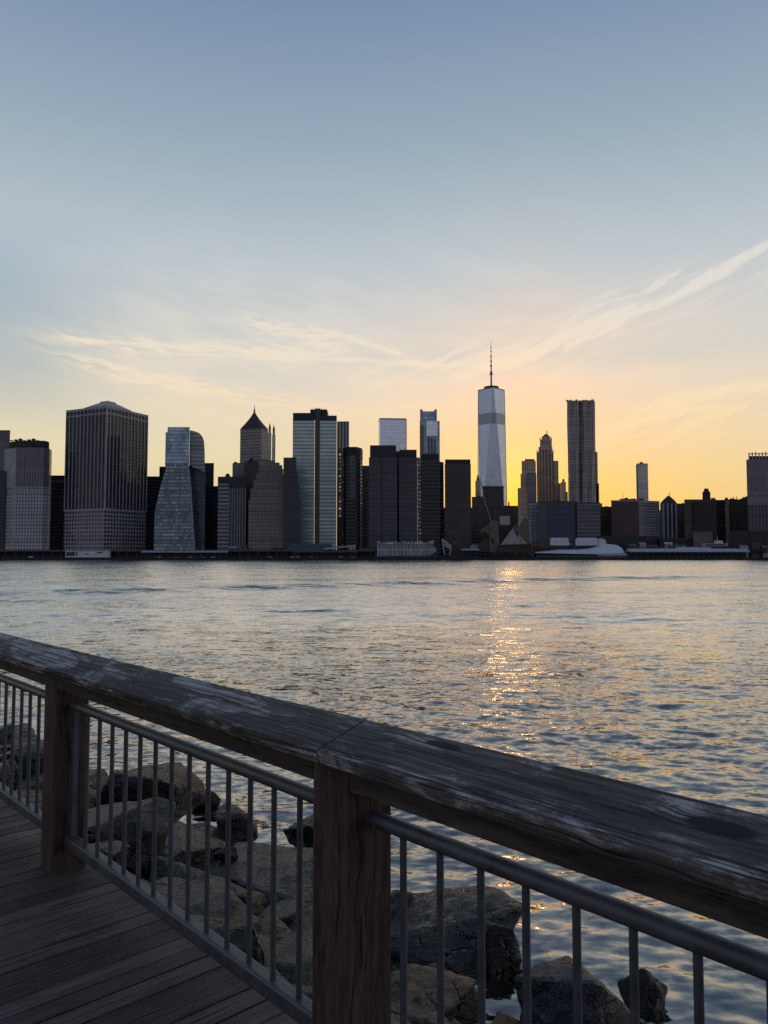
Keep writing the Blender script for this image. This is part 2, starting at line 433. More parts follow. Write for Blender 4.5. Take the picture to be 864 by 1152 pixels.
WL = lambda *c: tuple(c)
FA = {}
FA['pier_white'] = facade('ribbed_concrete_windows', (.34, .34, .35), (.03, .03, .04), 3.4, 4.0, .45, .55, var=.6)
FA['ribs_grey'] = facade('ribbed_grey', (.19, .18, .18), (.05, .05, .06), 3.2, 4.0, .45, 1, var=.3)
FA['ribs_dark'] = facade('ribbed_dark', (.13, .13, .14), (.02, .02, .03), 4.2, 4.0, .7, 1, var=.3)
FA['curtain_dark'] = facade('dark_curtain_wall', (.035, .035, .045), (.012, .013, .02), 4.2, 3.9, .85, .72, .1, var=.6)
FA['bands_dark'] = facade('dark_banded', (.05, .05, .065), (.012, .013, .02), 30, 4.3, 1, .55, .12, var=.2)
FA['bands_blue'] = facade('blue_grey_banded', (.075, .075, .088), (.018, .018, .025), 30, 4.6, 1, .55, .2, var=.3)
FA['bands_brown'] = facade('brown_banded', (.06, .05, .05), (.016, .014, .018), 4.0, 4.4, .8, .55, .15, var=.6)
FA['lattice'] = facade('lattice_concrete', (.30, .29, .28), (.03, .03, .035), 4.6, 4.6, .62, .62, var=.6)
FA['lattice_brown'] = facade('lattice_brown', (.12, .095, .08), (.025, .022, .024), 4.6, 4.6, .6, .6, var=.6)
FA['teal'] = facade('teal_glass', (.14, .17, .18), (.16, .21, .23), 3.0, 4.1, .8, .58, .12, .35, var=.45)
FA['teal_dark'] = facade('teal_shadow_glass', (.08, .10, .12), (.03, .045, .06), 3.0, 4.1, .8, .6, .12, .2, var=.4)  # darker copy of the teal glass, with the side's shade in its colour
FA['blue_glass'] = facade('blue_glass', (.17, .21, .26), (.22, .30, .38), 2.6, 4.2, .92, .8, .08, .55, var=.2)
FA['bow'] = facade('bowed_bands', (.36, .34, .31), (.10, .11, .12), 30, 4.6, 1, .5, .15, .2, var=.2)  # warm light on the bands is put into their pale colour
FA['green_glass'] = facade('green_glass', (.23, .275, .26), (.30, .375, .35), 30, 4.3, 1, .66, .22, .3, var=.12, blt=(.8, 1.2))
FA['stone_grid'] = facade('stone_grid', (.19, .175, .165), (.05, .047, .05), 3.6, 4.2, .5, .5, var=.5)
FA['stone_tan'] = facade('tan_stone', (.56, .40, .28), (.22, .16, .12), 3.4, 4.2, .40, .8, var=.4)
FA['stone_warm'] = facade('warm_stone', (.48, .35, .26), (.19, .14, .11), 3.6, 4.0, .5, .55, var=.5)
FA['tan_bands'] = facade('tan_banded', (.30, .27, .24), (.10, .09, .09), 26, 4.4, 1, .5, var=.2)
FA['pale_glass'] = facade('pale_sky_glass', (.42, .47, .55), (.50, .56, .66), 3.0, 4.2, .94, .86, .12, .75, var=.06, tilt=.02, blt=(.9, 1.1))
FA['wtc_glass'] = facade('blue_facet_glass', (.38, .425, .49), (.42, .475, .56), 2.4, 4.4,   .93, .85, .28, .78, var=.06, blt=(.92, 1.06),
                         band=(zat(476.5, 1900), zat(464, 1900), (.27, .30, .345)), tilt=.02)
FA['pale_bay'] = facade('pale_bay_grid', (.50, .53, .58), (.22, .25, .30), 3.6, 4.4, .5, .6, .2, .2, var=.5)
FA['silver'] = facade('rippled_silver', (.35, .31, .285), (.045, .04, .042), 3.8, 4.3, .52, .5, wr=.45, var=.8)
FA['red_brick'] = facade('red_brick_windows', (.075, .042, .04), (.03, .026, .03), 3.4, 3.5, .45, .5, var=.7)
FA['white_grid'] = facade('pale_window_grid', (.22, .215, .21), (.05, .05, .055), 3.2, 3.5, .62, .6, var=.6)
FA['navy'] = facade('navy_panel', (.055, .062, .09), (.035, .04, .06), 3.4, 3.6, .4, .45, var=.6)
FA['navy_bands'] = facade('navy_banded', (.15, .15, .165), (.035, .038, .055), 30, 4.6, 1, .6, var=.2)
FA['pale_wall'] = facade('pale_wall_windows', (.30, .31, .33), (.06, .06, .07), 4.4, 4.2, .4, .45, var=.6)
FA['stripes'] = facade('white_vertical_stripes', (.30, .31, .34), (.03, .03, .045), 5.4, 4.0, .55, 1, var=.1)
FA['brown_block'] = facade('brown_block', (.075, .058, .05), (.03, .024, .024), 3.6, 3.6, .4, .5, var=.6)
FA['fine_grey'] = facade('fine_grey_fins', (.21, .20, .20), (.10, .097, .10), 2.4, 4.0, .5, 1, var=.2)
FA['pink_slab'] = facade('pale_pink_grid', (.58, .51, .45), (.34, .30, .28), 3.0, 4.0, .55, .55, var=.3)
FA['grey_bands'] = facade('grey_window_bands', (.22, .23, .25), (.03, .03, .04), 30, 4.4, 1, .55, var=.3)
FA['gold'] = facade('painted_sunset_edge', (.10, .08, .07), (.55, .40, .25), 3.0, 4.3, .75, .5, .18, .9, var=.8, tilt=.25)  # sunset reflection put into the gold pane colour
beyond()

# ------------------------------------------------------------------ generic towers
def footprint(xl, xc, xr, Y, th=0.0, depth=None, yt=560):
    zr = max(0.0, (625 - yt) / F * .5)
    t = R(th); c, s = math.cos(t), math.sin(t)
    X0 = kx(xc, zr) * Y
    k = kx(xr, zr); sr = (k * Y - X0) / (c - k * s)
    if depth is None:
        k = kx(xl, zr); sl = (X0 - k * Y) / (s + k * c)
        sl = abs(sl)
    else: sl = depth
    P0 = (X0, Y); P1 = (X0 + sr * c, Y + sr * s); P3 = (X0 - sl * s, Y + sl * c)
    P2 = (P1[0] - sl * s, P1[1] + sl * c)
    if depth is not None and th == 0:
        k = kx(xl, zr) * 1.04 if xl > CX else kx(xr, zr) * 1.04 if xr < CX else 0.0
        P3 = (P0[0] + k * depth, Y + depth); P2 = (P1[0] + k * depth, Y + depth)
    return [P0, P1, P2, P3]

def cen(fp): return (sum(p[0] for p in fp) / len(fp), sum(p[1] for p in fp) / len(fp))
def scale_fp(fp, k, ky=None, off=(0, 0)):
    cx, cy = cen(fp); ky = k if ky is None else ky
    return [(cx + (p[0] - cx) * k + off[0], cy + (p[1] - cy) * ky + off[1]) for p in fp]
def rel(fp, o): return [(p[0] - o[0], p[1] - o[1]) for p in fp]

class Tower:
    """a thing standing on the far shore; parts are added in world coordinates"""
    def __init__(s, name, label, cat, xy, group=None):
        s.o = (xy[0], xy[1]); s.root = empty(name, label, cat, (xy[0], xy[1], GROUND), 0, group)
    def off(s): return (s.o[0], s.o[1], GROUND)
    def part(s, name, mb, mats, label=None, weld=False, smooth=False):
        o = s.off(); mb.v = [(p[0] - o[0], p[1] - o[1], p[2] - o[2]) for p in mb.v]
        ob = mb.build(name, mats, s.root, weld, smooth)
        if label: ob['label'] = label
        return ob
    def prism(s, name, fp, z0, z1, mat, top=None, roof=None, label=None):
        return s.part(name, MB().prism(fp, z0, z1, top), [mat, roof or M['roof']], label)

def rooftop(T, fp, z, seed, bits=3, hmax=5.0, mat=None, tank=False):
    """parapet and plant on a flat roof, inside footprint fp"""
    r = random.Random(seed)
    inner = scale_fp(fp, .96)
    b = MB(); nn = len(fp)
    for i in range(nn):
        j = (i + 1) % nn
        a, c = fp[i], fp[j]; d, e = inner[j], inner[i]
        b.quad((a[0], a[1], z), (c[0], c[1], z), (c[0], c[1], z + 1.3), (a[0], a[1], z + 1.3))
        b.quad((d[0], d[1], z), (e[0], e[1], z), (e[0], e[1], z + 1.3), (d[0], d[1], z + 1.3))
        b.face([(a[0], a[1], z + 1.3), (c[0], c[1], z + 1.3), (d[0], d[1], z + 1.3), (e[0], e[1], z + 1.3)])
    T.part('parapet', b, mat or M['dark_concrete'])
    def pt(u, v):
        a = [fp[0][k] + (fp[1][k] - fp[0][k]) * u for k in (0, 1)]
        return (a[0] + (fp[3][0] - fp[0][0]) * v, a[1] + (fp[3][1] - fp[0][1]) * v) if nn == 4 else scale_fp(fp, .5)[0]
    if nn != 4: return
    for i in range(bits):
        u0 = r.uniform(.08, .7); v0 = r.uniform(.1, .6); du, dv = r.uniform(.12, .28), r.uniform(.15, .3)
        q = [pt(u0, v0), pt(u0 + du, v0), pt(u0 + du, v0 + dv), pt(u0, v0 + dv)]
        T.prism('rooftop_unit', q, z, z + r.uniform(.35, 1) * hmax, M['dark'])
    if tank:
        c = pt(.5, .3); b = MB()
        b.tube((c[0], c[1], z + 2.5), (c[0], c[1], z + 6.5), 2.2, n=12); b.tube((c[0], c[1], z + 6.5), (c[0], c[1], z + 8.5), 2.3, .2, n=12)
        for sx in (-1, 1):
            for sy in (-1, 1): b.tube((c[0] + sx * 1.4, c[1] + sy * 1.4, z), (c[0] + sx * 1.4, c[1] + sy * 1.4, z + 2.6), .2, n=6)
        T.part('water_tank', b, M['brown_dark'])

def simple(name, label, cat, xl, xc, xr, yt, Y, mat, th=0, depth=45, seed=0, bits=3, hmax=5, tank=False, crown=None, group=None, base=None):
    fp = footprint(xl, xc, xr, Y, th, depth, yt)
    T = Tower(name, label, cat, cen(fp), group)
    zt = zat(yt, Y); z0 = GROUND - 1
    if crown:                      # (y of shoulder, inset factor, material)
        ys, k, cm = crown; zs = zat(ys, Y)
        T.prism('wall', fp, z0, zs, mat)
        fc = scale_fp(fp, k)
        T.prism('crown', fc, zs, zt, cm)
        rooftop(T, fc, zt, seed, bits, hmax)
    else:
        T.prism('wall', fp, z0, zt, mat)
        rooftop(T, fp, zt, seed, bits, hmax, tank=tank)
    return T, fp, zt

def front_poly(T, name, poly, Y, depth, mat, roof=None, label=None, zr=.05):
    """an outline seen from the river, given by its corner points, built with real depth"""
    pts = [(kx(x, zr) * Y, zat(y, Y)) for x, y in poly]        # counter-clockwise seen from the front
    A = sum(pts[i][0] * pts[(i + 1) % len(pts)][1] - pts[(i + 1) % len(pts)][0] * pts[i][1] for i in range(len(pts)))
    if A < 0: pts = pts[::-1]
    b = MB(); n_ = len(pts)
    x_lo, x_hi = min(x for x, z in pts) / Y, max(x for x, z in pts) / Y
    sx = depth * 1.04 * (x_lo if x_lo > 0 else x_hi if x_hi < 0 else 0.0)
    b.face([(x, Y, z) for x, z in pts], 0, pts)
    b.face([(x + sx, Y + depth, z) for x, z in pts][::-1], 0, pts[::-1])
    for i in range(n_):
        (x0, z0), (x1, z1) = pts[i], pts[(i + 1) % n_]
        flat = abs(x1 - x0) > 2.0 * abs(z1 - z0)
        b.face([(x0, Y, z0), (x0 + sx, Y + depth, z0), (x1 + sx, Y + depth, z1), (x1, Y, z1)], 1 if flat else 0,
               [(0, z0), (depth, z0), (depth, z1), (0, z1)])
    return T.part(name, b, [mat, roof or M['roof']], label)

def mast(T, px, y0, y1, Y, r0, r1=.15, mat=None, name='mast', dy=8):
    x = kx(px, (625 - y0) / F) * (Y + dy); b = MB()
    b.tube((x, Y + dy, zat(y0, Y + dy)), (x, Y + dy, zat(y1, Y + dy)), r0, r1, 8)
    return T.part(name, b, mat or M['spire'])

Z0 = GROUND - 1
# ---- far left group
T, fp, z = simple('office_tower', 'dark grey tower cut by the left edge of the picture', 'tower', -30, -30, 9.5, 485, 1010, FA['ribs_grey'], 0, 50, 1, 2)
simple('office_block', 'black lower block in front of the leftmost dark tower', 'building', -30, -30, 5.2, 531, 900, FA['curtain_dark'], 0, 30, 2, 2)

fp = [(kx(4, .07) * 905, 905), (kx(17, .07) * 890, 890), (kx(48, .07) * 890, 890), (kx(54.5, .07) * 900, 900), (kx(57, .07) * 915, 915), (kx(56, .07) * 940, 940), (kx(4, .07) * 940, 940)]
T = Tower('office_tower', 'grey concrete tower, ribbed above and bright-gridded below, left of the broad pier-lined tower', 'tower', cen(fp))
zs, zt = zat(550, 890), zat(503.5, 890)
T.prism('podium_wall', fp, Z0, zs, FA['pier_white'], label='bright window grid of the lower half')
T.prism('belt_course', scale_fp(fp, 1.012), zs, zs + 2.6, FA['lattice'])
T.prism('upper_wall', fp, zs + 2.6, zt, FA['ribs_grey'])
b = MB(); b.quad((fp[0][0] - .2, fp[0][1] - .4, zs + 2.7), (fp[1][0] + .3, fp[1][1] - .4, zs + 2.7), (fp[1][0] + .3, fp[1][1] - .4, zt - .1), (fp[0][0] - .2, fp[0][1] - .4, zt - .1))
T.part('blank_panel', b, M['grey'], 'plain concrete end panel')
q = scale_fp(fp, .86, .7, (-1.5, 4))
T.prism('penthouse', q, zt, zat(495, 895), M['brown_dark'])
for i in range(7):
    x = q[0][0] + 4 + i * 5.2
    T.part('rooftop_unit', MB().box(x, x + 3, q[1][1] + 2, q[1][1] + 6, zat(495, 895), zat(495, 895) + 1 + (i * 7 % 3)), M['dark'])

T, fp, z = simple('office_block', 'low black banded block with lettered rooftop band, between the ribbed tower and broad tower', 'building', 56, 56, 76, 536, 960, FA['bands_dark'], 0, 40, 3, 2, 3)
rr_ = random.Random(5); x = fp[0][0] + 2.5; zb = zat(543, 960)
for i in range(9):
    ww = rr_.uniform(.8, 1.5); T.part('sign_letter', MB().box(x, x + ww * .6, fp[0][1] - .5, fp[0][1] - .1, zb, zb + rr_.uniform(2, 3.2)), M['pale']); x += ww + .9

# ---- broad tower with vertical piers
fp = footprint(73, 118.5, 165, 880, 64, None, 460)
T = Tower('office_tower', 'broad dark tower with tall vertical piers, latticed lower floors and low domed penthouse', 'tower', cen(fp))
zt, zl, zm = zat(456.5, 880), zat(574, 880), zat(464.5, 880)
T.prism('lower_wall', fp, Z0, zl, FA['lattice'])
T.prism('upper_wall', scale_fp(fp, .985), zl, zt - 2.2, FA['curtain_dark'])
def ring(fp, k, z0, z1):
    b = MB(); o = scale_fp(fp, k); i_ = scale_fp(fp, .95)
    b.prism(o, z0, z1, cap=False)
    for i in range(len(fp)):
        j = (i + 1) % len(fp)
        b.face([(o[i][0], o[i][1], z1), (o[j][0], o[j][1], z1), (i_[j][0], i_[j][1], z1), (i_[i][0], i_[i][1], z1)])
        b.face([(o[j][0], o[j][1], z0), (o[i][0], o[i][1], z0), (i_[i][0], i_[i][1], z0), (i_[j][0], i_[j][1], z0)])
    return b
T.part('belt_course', ring(fp, 1.01, zl, zl + 2.2), M['grey'])
T.part('belt_course', ring(fp, 1.008, zm - .8, zm + .8), M['grey'])
T.part('cornice', ring(fp, 1.012, zt - 2.6, zt), M['grey'])
T.prism('roof_deck', scale_fp(fp, .949), zt - 2.4, zt - .9, M['roof'])
def piers(fp, e, nb, z0, z1, wd=1.0, dp=1.2):
    a, c = Vector((*fp[e], 0)), Vector((*fp[(e + 1) % 4], 0)); d = (c - a).normalized(); nrm = Vector((d.y, -d.x, 0))
    for i in range(nb + 1):
        p0 = a + (c - a) * (i / nb)
        q = [p0 - d * wd / 2 + nrm * dp * .35, p0 + d * wd / 2 + nrm * dp * .35, p0 + d * wd / 2 - nrm * dp, p0 - d * wd / 2 - nrm * dp]
        q = [(v.x, v.y) for v in q]
        area = sum(q[k][0] * q[(k + 1) % 4][1] - q[(k + 1) % 4][0] * q[k][1] for k in range(4))
        if area < 0: q = q[::-1]
        yield MB().prism(q, z0, z1)
for e, nb in ((3, 11), (0, 12)):
    for b in piers(fp, e, nb, zl + 2.2, zt - 2.6): T.part('pier', b, [M['grey'], M['grey']])
pc = scale_fp(fp, .62)
T.prism('penthouse', pc, zt - .9, zat(454.6, 890), M['grey'], scale_fp(pc, .96))
T.prism('penthouse_roof', scale_fp(pc, .96), zat(454.6, 890), zat(450.2, 900), M['grey'], scale_fp(pc, .42), roof=M['grey'])
T.prism('roof_box', scale_fp(pc, .36), zat(450.2, 900), zat(448.8, 905), M['grey'], scale_fp(pc, .30), roof=M['grey'])
simple('office_block', 'black narrow block right behind the broad pier-lined tower', 'building', 163, 163, 181, 537, 980, FA['bands_dark'], 0, 40, 4, 2, 3)

# ---- teal flared glass tower
Y = 880
T = Tower('glass_tower', 'teal glass tower flaring out toward its base with a bowed glass top', 'tower', (kx(202) * Y, Y + 20))
front_poly(T, 'flared_wall', [(174, 621), (174.2, 577), (180.5, 547), (187.5, 521.5), (210.6, 521.5), (214, 548), (219.8, 621)], Y, 45, FA['teal'], zr=.08)
front_poly(T, 'side_wall', [(216, 621), (213.5, 541), (211.5, 523.5), (231, 531.5), (231, 621)], Y + 14, 32, FA['teal_dark'], zr=.08, label='side of the flared base with shade painted into its glass')
b = MB(); b.tube((kx(210.8, .08) * Y, Y - .3, zat(521.5, Y)), (kx(214.2, .08) * Y, Y - .3, zat(548, Y)), 1.0, n=6)
b.tube((kx(214.2, .08) * Y, Y - .3, zat(548, Y)), (kx(220, .08) * Y, Y - .3, zat(621, Y)), 1.0, n=6); T.part('corner_trim', b, M['pale'])
front_poly(T, 'upper_wall', [(185.3, 521.5), (185.3, 486), (187.5, 486), (187.5, 480.5), (212.4, 480.5), (212.4, 521.5)], Y + 4, 34, FA['blue_glass'], zr=.09)
front_poly(T, 'bowed_wall', [(212.6, 524), (212.6, 484), (218, 485), (223, 487), (226.5, 490.5), (228.8, 496), (229.8, 508), (230.3, 531)], Y + 8, 30, FA['bow'], zr=.09, label='bowed end wall with warm light painted into its floor bands')
simple('office_block', 'black block peeping out left of the bowed glass top', 'building', 178.5, 178.5, 189, 526, 990, FA['curtain_dark'], 0, 40, 5, 2, 3)
simple('office_tower', 'dark brown slab close behind the right side of the flared teal tower', 'tower', 229, 229, 240, 522, 960, FA['bands_brown'], 0, 40, 6, 2, 3)
simple('office_block', 'black narrow block between the flared teal tower and striped pair', 'building', 231, 231, 246.5, 548, 930, FA['curtain_dark'], 0, 30, 7, 2, 3)

# ---- striped pair
Y = 870
fp = footprint(244.5, 244.5, 277, Y, 0, 30, 540)
T = Tower('office_block', 'two-part dark block with white floor bands left and white vertical lines right', 'building', cen(fp))
T.prism('top_storey', fp, zat(549, Y), zat(537.5, Y), M['dark'])
f1 = footprint(244.8, 244.8, 257.2, Y - 2, 0, 30, 560); T.prism('banded_wall', f1, Z0, zat(543.5, Y - 2), FA['grey_bands'])
f2 = footprint(257.2, 257.2, 276.6, Y, 0, 28, 560); T.prism('striped_wall', f2, Z0, zat(549, Y), FA['curtain_dark'])
for i in range(7):
    x = f2[0][0] + .8 + i * (f2[1][0] - f2[0][0] - 1.6) / 6
    T.part('white_fin', MB().box(x - .35, x + .35, Y - 1.0, Y - .05, Z0, zat(549.5, Y)), M['pale'])
rooftop(T, fp, zat(537.5, Y), 8, 2, 3)
b = MB(); xx = kx(254, .05) * Y
for i in range(4):
    a0, a1 = i * .39, (i + 1) * .39
    b.tube((xx, Y + 8, zat(537.5, Y) + 6 * math.sin(a0)), (xx, Y + 8, zat(537.5, Y) + 6 * math.sin(a1)), 3.2 * math.cos(a0) + .05, 3.2 * math.cos(a1) + .05, 12, caps=False)
T.part('roof_dome', b, M['brown_dark'])
simple('office_block', 'small pale grey block rising behind the striped pair', 'building', 261, 261, 276, 522, 1060, FA['fine_grey'], 0, 30, 9, 3, 5)
simple('office_block', 'narrow brownish block between the striped pair and the stepped stone tower', 'building', 276.5, 276.5, 286, 541, 915, FA['brown_block'], 0, 25, 10, 2, 3)

# ---- pyramid roof tower
Y = 1080
fp = footprint(269.5, 293.6, 301, Y, 68, None, 490)
T = Tower('pyramid_tower', 'banded tower under a steep dark pyramid roof with a needle finial', 'tower', cen(fp))
ze = zat(481.5, Y); T.prism('wall', fp, Z0, ze, FA['tan_bands'])
base2 = footprint(266, 295, 309, Y - 14, 40, None, 520); T.prism('lower_wall', base2, Z0, zat(518, Y - 14), FA['stone_grid'])
rooftop(T, base2, zat(518, Y - 14), 12, 3, 5)
b = MB(); prev = scale_fp(fp, 1.03); zp = ze; zap = zat(460, Y)
for i in range(1, 9):
    t = i / 8; k = 1.03 * (1 - t) ** 1.28 + .015; cur = scale_fp(fp, k); zc = ze + (zap - ze) * t
    b.prism(prev, zp, zc, cur, cap=(i == 8)); prev, zp = cur, zc
T.part('pyramid_roof', b, [M['dark_concrete'], M['dark_concrete']])
c = cen(fp); b = MB(); b.tube((c[0], c[1], zap - 1), (c[0], c[1], zat(452, Y)), .8, .12, 8); b.tube((c[0], c[1], zap - 1), (c[0], c[1], zap + 2.5), 1.5, .7, 10); T.part('finial', b, M['spire'])
# twin spires
for px_, yt, lab in ((302.8, 480, 'pale slim spire tower, left one of the pair beside the pyramid roof'), (307.4, 482, 'pinkish slim spire tower, right one of the pair beside the pyramid roof')):
    Y = 1180; fp = footprint(px_ - 1.9, px_ - 1.9, px_ + 1.9, Y, 0, 6, 500)
    T = Tower('spire_tower', lab, 'tower', cen(fp))
    T.prism('shaft', fp, Z0, zat(yt + 7, Y), FA['pink_slab'])
    f2 = scale_fp(fp, .66); T.prism('lantern', f2, zat(yt + 7, Y), zat(yt + 1.5, Y), FA['fine_grey'])
    T.prism('spire_roof', scale_fp(fp, .75), zat(yt + 1.5, Y), zat(yt - 5, Y), M['spire'], scale_fp(fp, .03))
# ---- stepped brown stone tower
Y = 860
fp = footprint(279.2, 279.2, 320, Y, 0, 40, 570)
T = Tower('stepped_tower', 'grey-brown stone tower stepping back to a rounded top, left of the dark setback block', 'tower', cen(fp))
steps = [((279.2, 320), 621, 562), ((281, 319.8), 562, 549), ((284.2, 319.5), 549, 540), ((287.3, 319), 540, 533), ((290.5, 318.2), 533, 527), ((293, 317), 527, 522.5), ((297, 314), 522.5, 519.5)]
for i, ((a, c_), y0, y1) in enumerate(steps):
    f = footprint(a, a, c_, Y + i * 1.2, 0, 40 - 2.4 * i, 570)
    T.prism('setback', f, Z0 if i == 0 else zat(y0, Y), zat(y1, Y), FA['stone_grid'])
simple('apartment_block', 'dark tower half hidden behind the stepped stone tower shoulder', 'building', 274, 274, 291, 521, 980, FA['brown_block'], 0, 25, 14, 3, 6, tank=True)

# ---- dark setback block in front of green tower
Y = 850
T = Tower('setback_block', 'black banded block with stepped right edge, standing before the green glass tower', 'building', (kx(327) * Y, Y + 15))
front_poly(T, 'wall', [(318.5, 621), (318.5, 516), (333, 516), (333.3, 532), (335, 532), (335.2, 545), (337, 545), (337.3, 562), (338.3, 562), (338.3, 621)], Y, 25, FA['bands_dark'], zr=.06)
rooftop(T, footprint(318.5, 318.5, 333, Y, 0, 25, 516), zat(516, Y), 15, 2, 2)

# ---- green glass tower
Y = 900
fp = footprint(329, 354.5, 380, Y, 30, 42, 465)
X = lambda px, zr=.09: kx(px, zr) * Y
SK = lambda d: kx(352, .09) * 1.05 * d
fpL = [(X(329), Y), (X(353.6), Y), (X(353.6) + SK(40), Y + 40), (X(329) + SK(40), Y + 40)]
fpR = [(X(359.6), Y), (X(378.6), Y), (X(378.6) + SK(36), Y + 36), (X(359.6) + SK(36), Y + 36)]
fpM = [(X(353.6), Y + 3), (X(359.6), Y + 3), (X(359.6), Y + 36), (X(353.6), Y + 36)]
T = Tower('glass_tower', 'tall green glass tower with black crown and a dark recessed slot down its front', 'tower', (X(355), Y + 20))
zg = zat(473.5, Y)
T.prism('glass_wall', fpL, Z0, zg, FA['green_glass']); T.prism('glass_wall', fpR, Z0, zg, FA['green_glass'])
T.prism('recessed_slot', fpM, Z0, zat(459, Y), M['glass_dark'])
T.prism('crown', fpL, zg, zat(464.5, Y), M['dark'], None); T.prism('crown', fpR, zg, zat(467.5, Y), M['dark'])
fc = [(X(348), Y + 6), (X(367), Y + 6), (X(367), Y + 30), (X(348), Y + 30)]
T.prism('plant_room', fc, zat(467.5, Y), zat(459.5, Y), M['dark'])
for i in range(5): T.part('antenna', MB().tube((X(350 + i * 3.6), Y + 8, zat(459.5, Y)), (X(350 + i * 3.6), Y + 8, zat(457.8 - (i % 2) * .6, Y)), .3, n=6), M['spire'])
T.prism('shadow_gap', [(X(379.0), Y + 1), (X(381.2), Y + 1), (X(381.2), Y + 30), (X(379.0), Y + 30)], Z0, zat(480, Y), M['dark'])  # solid dark strip, the gap's shade is its colour
T.prism('painted_lit_edge', [(X(381.2), Y + 2), (X(384.0), Y + 2), (X(384.0), Y + 30), (X(381.2), Y + 30)], zat(582, Y), zat(508, Y), FA['gold'], label='narrow side strip with the sunset reflection painted in gold')
T.prism('side_block', [(X(381.2), Y + 3), (X(384), Y + 3), (X(384), Y + 30), (X(381.2), Y + 30)], Z0, zat(582.2, Y), M['dark'])
simple('slim_tower', 'slim grey tower with vertical bands behind right edge of the green glass tower', 'tower', 379, 379, 392.5, 475, 1200, FA['stripes'], 0, 30, 16, 2, 2)

# ---- dark rounded tower with painted glints
Y = 930
fp = [(kx(384, .07) * Y, Y + 8), (kx(386, .07) * Y, Y + 2), (kx(389, .07) * Y, Y), (kx(402, .07) * Y, Y), (kx(405, .07) * Y, Y + 2), (kx(407, .07) * Y, Y + 8), (kx(407, .07) * Y, Y + 34), (kx(384, .07) * Y, Y + 34)]
T = Tower('round_corner_tower', 'black tower with rounded corners and a blank dark crown, right of the green glass tower', 'tower', cen(fp))
T.prism('wall', fp, Z0, zat(515, Y), FA['bands_dark']); T.prism('crown', scale_fp(fp, 1.01), zat(515, Y), zat(503.5, Y), M['dark'])
T.prism('roof_slab', scale_fp(fp, .7), zat(503.5, Y), zat(502.3, Y), M['dark'])
T.prism('painted_reflection_strip', [(kx(393, .07) * Y, Y - .6), (kx(399.5, .07) * Y, Y - .6), (kx(399.5, .07) * Y, Y + 3), (kx(393, .07) * Y, Y + 3)], zat(561, Y), zat(512, Y), FA['grey_bands'], label='grey banded strip painted for broken bright reflections')  # bright reflections put on as a grey banded strip
simple('office_tower', 'dark low tower tucked right of the round cornered tower', 'tower', 405, 405, 416, 525, 990, FA['bands_brown'], 0, 40, 17, 2, 3)
T, fp, z = simple('sliver_block', 'thin sunlit sliver of a building in the gap left of the twin dark slabs', 'building', 409.8, 409.8, 415.5, 566, 1010, FA['stone_tan'], 0, 20, 18, 1, 2)

# ---- far pale slab and crowned tower
Y = 1800
fp = footprint(427, 427, 457.3, Y, 4, 45, 471)
T = Tower('glass_slab', 'pale blue flat-topped glass slab far behind the dark twin slabs', 'tower', cen(fp))
T.prism('wall', fp, Z0, zat(471, Y), FA['pale_glass'])
b = ring(fp, 1.004, zat(471, Y) - 2, zat(471, Y) + 1.5); T.part('parapet', b, M['pale']); T.part('corner_trim', MB().box(fp[1][0] - .8, fp[1][0] + .6, fp[1][1] - .6, fp[1][1] + 1, Z0, zat(471, Y)), M['dark_concrete'])
Y = 1500
T = Tower('crowned_tower', 'silver glass tower with a horned open crown, right of the pale blue slab', 'tower', (kx(484) * Y, Y + 20))
f1 = footprint(472.4, 472.4, 495, Y, 0, 40, 475); T.prism('wall', f1, Z0, zat(473.5, Y), FA['pale_bay'])
f2 = footprint(480, 480, 492.5, Y - 3, 0, 10, 475); T.prism('glass_bay', f2, zat(491, Y), zat(473.8, Y), FA['pale_glass'])
f2 = footprint(473, 473, 477, Y - 2, 0, 10, 475); T.prism('side_bay', f2, Z0, zat(478, Y), FA['white_grid'])
for i, px_ in enumerate((482, 485.5, 489)):
    f3 = footprint(px_, px_, px_ + 1.2, Y - 3, 0, 4, 500); T.prism('window_slot', f3, Z0, zat(492 + i, Y), M['glass_dark'])
f3 = footprint(472.8, 472.8, 475.6, Y + 4, 0, 28, 465); T.prism('horn', f3, zat(473.5, Y), zat(460, Y), M['pale'])
f3 = footprint(488.8, 488.8, 491.8, Y + 4, 0, 28, 465); T.prism('horn', f3, zat(473.5, Y), zat(460, Y), M['pale'])
f3 = footprint(475.6, 475.6, 488.8, Y + 6, 0, 20, 465); T.prism('crown_wall', f3, zat(473.5, Y), zat(462, Y), FA['blue_glass'])
f3 = footprint(488, 488, 495, Y + 4, 0, 25, 470); 

simple('dark_slab', 'black filler block added behind the seam between the two joined slabs', 'building', 441, 441, 456, 509, 905, M['dark'], 0, 12, 19, 1, 1)  # added filler, blocks the bright view through the slab seam
simple('brick_block', 'dim brown filler block added behind the gap between red brick building and pointed striped block', 'building', 732, 732, 772, 575, 1090, FA['brown_block'], 0, 20, 38, 3, 3)  # added filler, covers the bright sky in this gap
